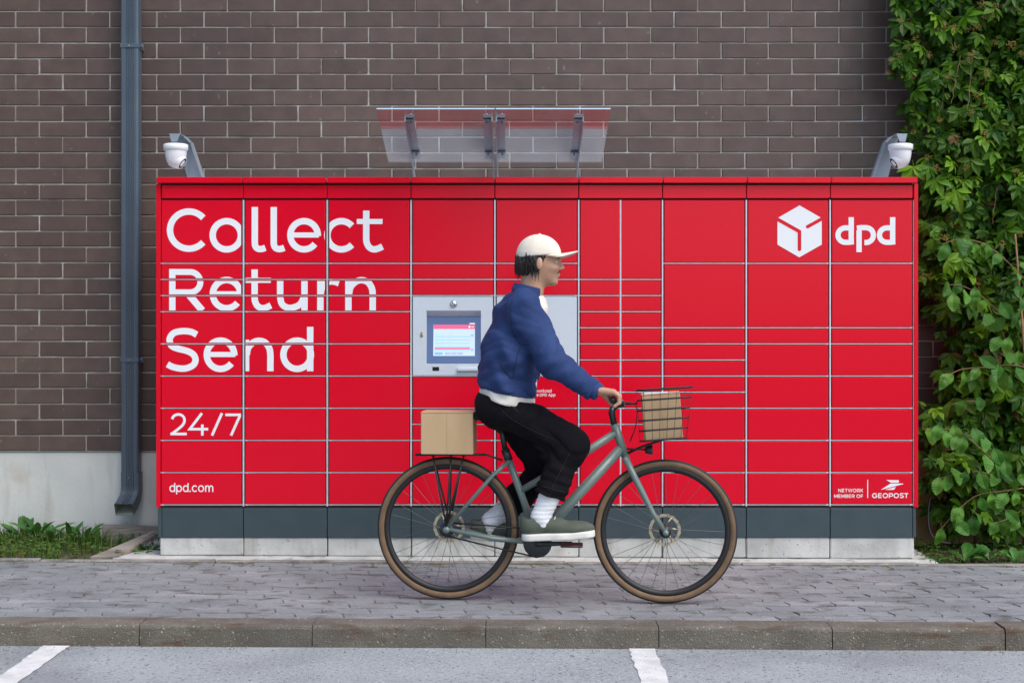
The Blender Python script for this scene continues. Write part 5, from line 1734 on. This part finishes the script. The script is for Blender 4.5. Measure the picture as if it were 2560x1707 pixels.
def hem_fn(P):
    hd = (P - npv(HEM[0])) @ npv(hem_n)
    S_ = squash(P, .66, PEL)
    d = cap_(S_, bk(1268, 990), bk(1282, 880), .141, .141)
    d = smax(d, np.abs(hd + .012) - .022, .006)
    return d + .0012 * np.sin(P @ npv(HD) * 420)
sdf_mesh('hem_band', hem_fn, npv(bk(1268, 970)) - .24, npv(bk(1268, 970)) + .24, .006, M['jacket_rib'], jk)
# shirt: shows below the hem and at the open collar
def shirt_fn(P):
    S_ = squash(P, .66, PEL)
    d = cap_(S_, bk(1266, 1000), bk(1284, 880), .139, .128)
    d = smin(d, cap_(S_, bk(1290, 850), bk(1322, 775), .118, .082), .05)
    d = smin(d, ell(P, bk(1338, 772), (.06, .08, .09), FRM), .03)
    hd = (P - npv(HEM[0])) @ npv(hem_n)
    d = smax(d + wrinkle(P, .003, 1.2, 2.0), hd - .05 - .01 * np.sin(P @ npv(HD) * 20), .006)
    return smax(d, -cap_(P, NEC, hl(0, 0, -.05), .06, .064), .006)
sdf_mesh('shirt', shirt_fn, npv(PEL) - (.26, .28, .16), npv(PEL) + (.36, .26, .58), .007, M['shirt'], person)
# trousers
def trouser_fn(P):
    S_ = squash(P, .72, PEL)
    d = cap_(S_, bk(1264, 985), bk(1252, 1010), .126, .128)
    for nm in 'RL':
        leg = smin(cap_(P, J['hip' + nm], J['kne' + nm], .103, .077), cap_(P, J['kne' + nm], J['ank' + nm], .078, .069), .05)
        ax = (J['ank' + nm] - J['kne' + nm])
        L_ = ax.length; ax.normalize()
        leg = smax(leg, (P - npv(J['kne' + nm])) @ npv(ax) - L_ * .70, .006)
        d = smin(d, leg, .045)
    d = d + wrinkle(P, .005, .8, 4.0)
    for nm in 'RL':
        d = d + crease(P, J['kne' + nm] - HD * .06, J['ank' + nm] - J['kne' + nm], .15, 60, .0065, 1.1)
        d = d + crease(P, J['kne' + nm] * .3 + J['ank' + nm] * .7, J['ank' + nm] - J['kne' + nm], .13, 55, .006, 2.0)
        d = d + crease(P, J['hip' + nm] + HD * .1, J['kne' + nm] - J['hip' + nm], .16, 58, .007, .3)
    d = smax(d, .03 - (P - npv(HEM[0])) @ npv(hem_n), .006)
    return d
tp = np.array([J[k][:] for k in ('hipR', 'hipL', 'kneR', 'kneL', 'ankR', 'ankL')])
tr_ = sdf_mesh('trousers', trouser_fn, tp.min(0) - .16, tp.max(0) + .16, .006, M['trousers'], person)
# socks and shoes
def foot(nm, ank, heel, toe, s):
    f_ = (toe - heel).normalized(); u_ = (UP - f_ * UP.dot(f_)).normalized(); l_ = u_.cross(f_)
    A = np.array([f_[:], l_[:], u_[:]])
    sc = (toe - heel).length / .295
    o = heel + f_ * .04 * sc
    fl = lambda x, y, z: Vector(npv(o) + sc * np.array([x, y, z]) @ A)
    sdf_mesh('sock', lambda P: smin(cap_(P, ank, J['kne' + nm] + (ank - J['kne' + nm]) * .55, .046, .056), cap_(P, ank, fl(.05, 0, .05), .044, .042), .02) + .0012 * np.sin(P[:, 2] * 300),
             npv(ank) - .15, npv(ank) + .17, .005, M['sock'], person)
    def shoe_fn(P):
        Q_ = (P - npv(o)) @ A.T / sc
        d = ell(Q_, (0, 0, .045), (.042, .036, .05))
        d = smin(d, cap_(Q_, (.0, 0, .052), (.10, 0, .042), .034, .033), .03)
        d = smin(d, ell(Q_, (.17, 0, .026), (.088, .043, .033)), .035)
        d = smax(d, .008 - Q_[:, 2], .004)
        d = smax(d, -cap_(Q_, (.02, 0, .13), (.0, 0, .085), .034, .03), .01)
        return d * sc
    sh = sdf_mesh('shoe', shoe_fn, npv(o) - .2, npv(o) + .3, .005, M['shoe'], person)
    def sole_fn(P):
        Q_ = (P - npv(o)) @ A.T / sc
        Q2 = Q_.copy(); Q2[:, 2] = 0
        d = smin(cap_(Q2, (0, 0, 0), (.12, 0, 0), .04, .043), cap_(Q2, (.12, 0, 0), (.215, .0, 0), .045, .043), .02)
        z = Q_[:, 2] - .05 * np.clip(Q_[:, 0] - .16, 0, 1)
        return smax(d, np.abs(z - .0) - .0145, .006) * sc
    sdf_mesh('sole', sole_fn, npv(o) - .2, npv(o) + .3, .005, M['sole'], sh)
    m = MB()
    for k in range(4):
        x = .075 + .022 * k; z = .083 - .009 * k
        m.tube(smooth([fl(x, -.022, z - .006), fl(x + .004, 0, z + .003), fl(x, .022, z - .006)], 4), .0026, 5)
    m.build('lace', M['lace'], sh)
foot('R', J['ankR'], bk(1304, 1342, -.13), bk(1486, 1335, -.13), -1)
foot('L', J['ankL'], bk(1176, 1338, .13), bk(1330, 1350, .13), 1)
# cap, hair, face
def crown_fn(P):
    Q_ = (P - npv(HEA)) @ HF.T
    a = np.arctan2(Q_[:, 1], Q_[:, 0])
    d = ell(Q_, (-.012, 0, .036), (.111, .089, .102)) + .0012 * np.abs(np.sin(a * 3)) * (Q_[:, 2] > .05)
    cut = .028 + .13 * np.clip(Q_[:, 0] + .02, -.1, .1) - Q_[:, 2]
    return smax(d, cut, .004)
cp = sdf_mesh('cap', crown_fn, npv(HEA) - .16, npv(HEA) + .17, .004, M['cap'], person)
br = MB()
nu, nv = 12, 6
vt, vb = [], []
for i in range(nu + 1):
    a = -1.35 + 2.7 * i / nu
    for j in range(nv + 1):
        t = j / nv
        y = math.sin(a) * (.080 + .004 * t)
        x0 = -.012 + .108 * math.cos(a) * .92
        x1 = .066 + .118 * math.cos(a) ** .9
        x = x0 + (x1 - x0) * t
        z = .036 + .022 * t * max(0, math.cos(a)) + .006 - .020 * (abs(math.sin(a)) ** 2) * (.4 + .6 * t)
        vt.append(hl(x, y, z + .0025)); vb.append(hl(x, y, z - .0025))
n1 = nv + 1
ff = [(i * n1 + j, (i + 1) * n1 + j, (i + 1) * n1 + j + 1, i * n1 + j + 1) for i in range(nu) for j in range(nv)]
N_ = len(vt)
br.add(vt + vb, ff + [tuple(N_ + k for k in f[::-1]) for f in ff] + [(i * n1 + nv, (i + 1) * n1 + nv, N_ + (i + 1) * n1 + nv, N_ + i * n1 + nv) for i in range(nu)], 0, True)
b_ = br.build('brim', M['cap'], cp); fix_normals(b_.data)
m = MB(); m.lathe([(0, .006), (.005, .004), (.007, 0)], hl(-.012, 0, .137), UP, 10); m.build('button', M['cap'], cp)
def hair_fn(P):
    Q_ = (P - npv(HEA)) @ HF.T
    d = ell(Q_, (-.026, 0, .012), (.098, .084, .092))
    d = smin(d, ell(Q_, (-.075, 0, -.035), (.035, .06, .045)), .03)
    d = d + .002 * np.sin(Q_[:, 0] * 330 + 3 * np.sin(Q_[:, 2] * 45)) + .002 * np.sin(Q_[:, 1] * 300 + 2.5 * np.sin(Q_[:, 2] * 50)) + .003 * np.sin(Q_[:, 0] * 70 + Q_[:, 2] * 60)
    front = Q_[:, 0] - (.016 + .5 * np.clip(Q_[:, 2] - .0, -.2, .03))
    d = smax(d, front, .006)
    d = smax(d, -(Q_[:, 2] + .072 - .35 * np.clip(Q_[:, 0] + .05, 0, .1)), .01)
    # cut round the ear
    return d
sdf_mesh('hair', hair_fn, npv(HEA) - .16, npv(HEA) + .15, .004, M['hair'], person)
def beard_fn(P):
    Q_ = (P - npv(HEA)) @ HF.T
    d = ell(Q_, (.060, 0, -.095), (.0285, .028, .0185))
    return d + .002 * np.sin(Q_[:, 0] * 260) * np.sin(Q_[:, 1] * 240 + Q_[:, 2] * 200)
sdf_mesh('beard', beard_fn, npv(HEA) - .14, npv(HEA) + .14, .004, M['hair'], person)
m = MB()
for y in (-1, 1):
    m.tube(smooth([hl(.098, y * .002, -.042), hl(.094, y * .016, -.044), hl(.084, y * .028, -.052)], 4), [.0035] * 4 + [.003] * 4 + [.0015], 6)
m.build('moustache', M['hair'], person)
for y in (-1, 1):
    m = MB(); m.lathe([(.0001 + .0105 * math.sin(a), .0105 * math.cos(a)) for a in [i * math.pi / 10 for i in range(11)]], hl(.0745, y * .031, .003), HD, 16)
    e_ = m.build('eye', M['eye'], person)
    m = MB(); m.lathe([(.0, .0112), (.003, .011), (.0058, .0096)], hl(.0745, y * .031, .003), HD + LT * .0, 14); m.build('iris', M['iris'], e_)
    m = MB(); m.tube(smooth([hl(.092, y * .012, .02), hl(.092, y * .03, .025), hl(.08, y * .048, .02)], 4), [.003] * 4 + [.0032] * 4 + [.0015], 6); m.build('eyebrow', M['hair'], person)

# ---- seams, pocket and zip laid on the cloth by casting rays onto it
from mathutils.bvhtree import BVHTree
def draper(o):
    me = o.data
    t = BVHTree.FromPolygons([v.co[:] for v in me.vertices], [p.vertices[:] for p in me.polygons])
    def drape(pts, lift=.0008):
        out = []
        for px, py in smooth(pts, 6):
            a = Vector((0, -CAMD, EYE)); d_ = (bk(px, py) - a).normalized()
            h = t.ray_cast(a, d_)
            if h[0] is not None: out.append(h[0] + h[1] * lift)
        return out
    return drape
dj, dt = draper(jk), draper(tr_)
M['stitch'] = mat('stitching', (0.009, 0.02, 0.07), rough=.9)
M['stitch_dark'] = mat('trouser_stitching', (0.014, 0.012, 0.015), rough=.9)
def seam(parent, dr, pts, r_, mt, nm='seam'):
    p = dr(pts)
    if len(p) > 2:
        m = MB(); m.tube(p, r_, 5); m.build(nm, M[mt], parent)
seam(jk, dj, [(1282, 745), (1276, 790), (1282, 830), (1300, 858), (1322, 862)], .0024, 'stitch')
seam(jk, dj, [(1250, 905), (1262, 925), (1278, 945)], .0038, 'stitch', 'pocket_welt')
seam(jk, dj, [(1300, 866), (1290, 900), (1282, 945)], .002, 'stitch')
seam(tr_, dt, [(1240, 1005), (1270, 1040), (1330, 1075), (1400, 1105)], .0016, 'stitch_dark')
seam(tr_, dt, [(1425, 1130), (1400, 1180), (1378, 1222)], .0016, 'stitch_dark')
seam(tr_, dt, [(1262, 1000), (1282, 1018), (1296, 1030)], .003, 'stitch_dark', 'pocket_slit')
seam(tr_, dt, [(1352, 1214), (1380, 1222), (1412, 1230)], .002, 'stitch_dark')
# loose strands over the hair
q = random.Random(5)
m = MB()
for _ in range(230):
    a = q.uniform(.62, 2 * math.pi - .62)
    y = math.sin(a); x = math.cos(a)
    z0 = q.uniform(-.03, .012); L_ = q.uniform(.035, .075)
    pts = []
    for k in range(5):
        t = k / 4
        rr = 1.0 + .035 * math.sin(t * 3 + _) + .05 * t
        pts.append(hl(-.026 + .099 * x * rr * (1 - .10 * t), .085 * y * rr * (1 - .06 * t), z0 - L_ * t + .004 * math.sin(_ * 3 + t * 5)))
    if x > .25 : continue
    m.tube(pts, [.0022, .0022, .002, .0016, .0006], 4, 0, False)
m.build('hair_strands', M['hair'], person)['kind'] = 'stuff'
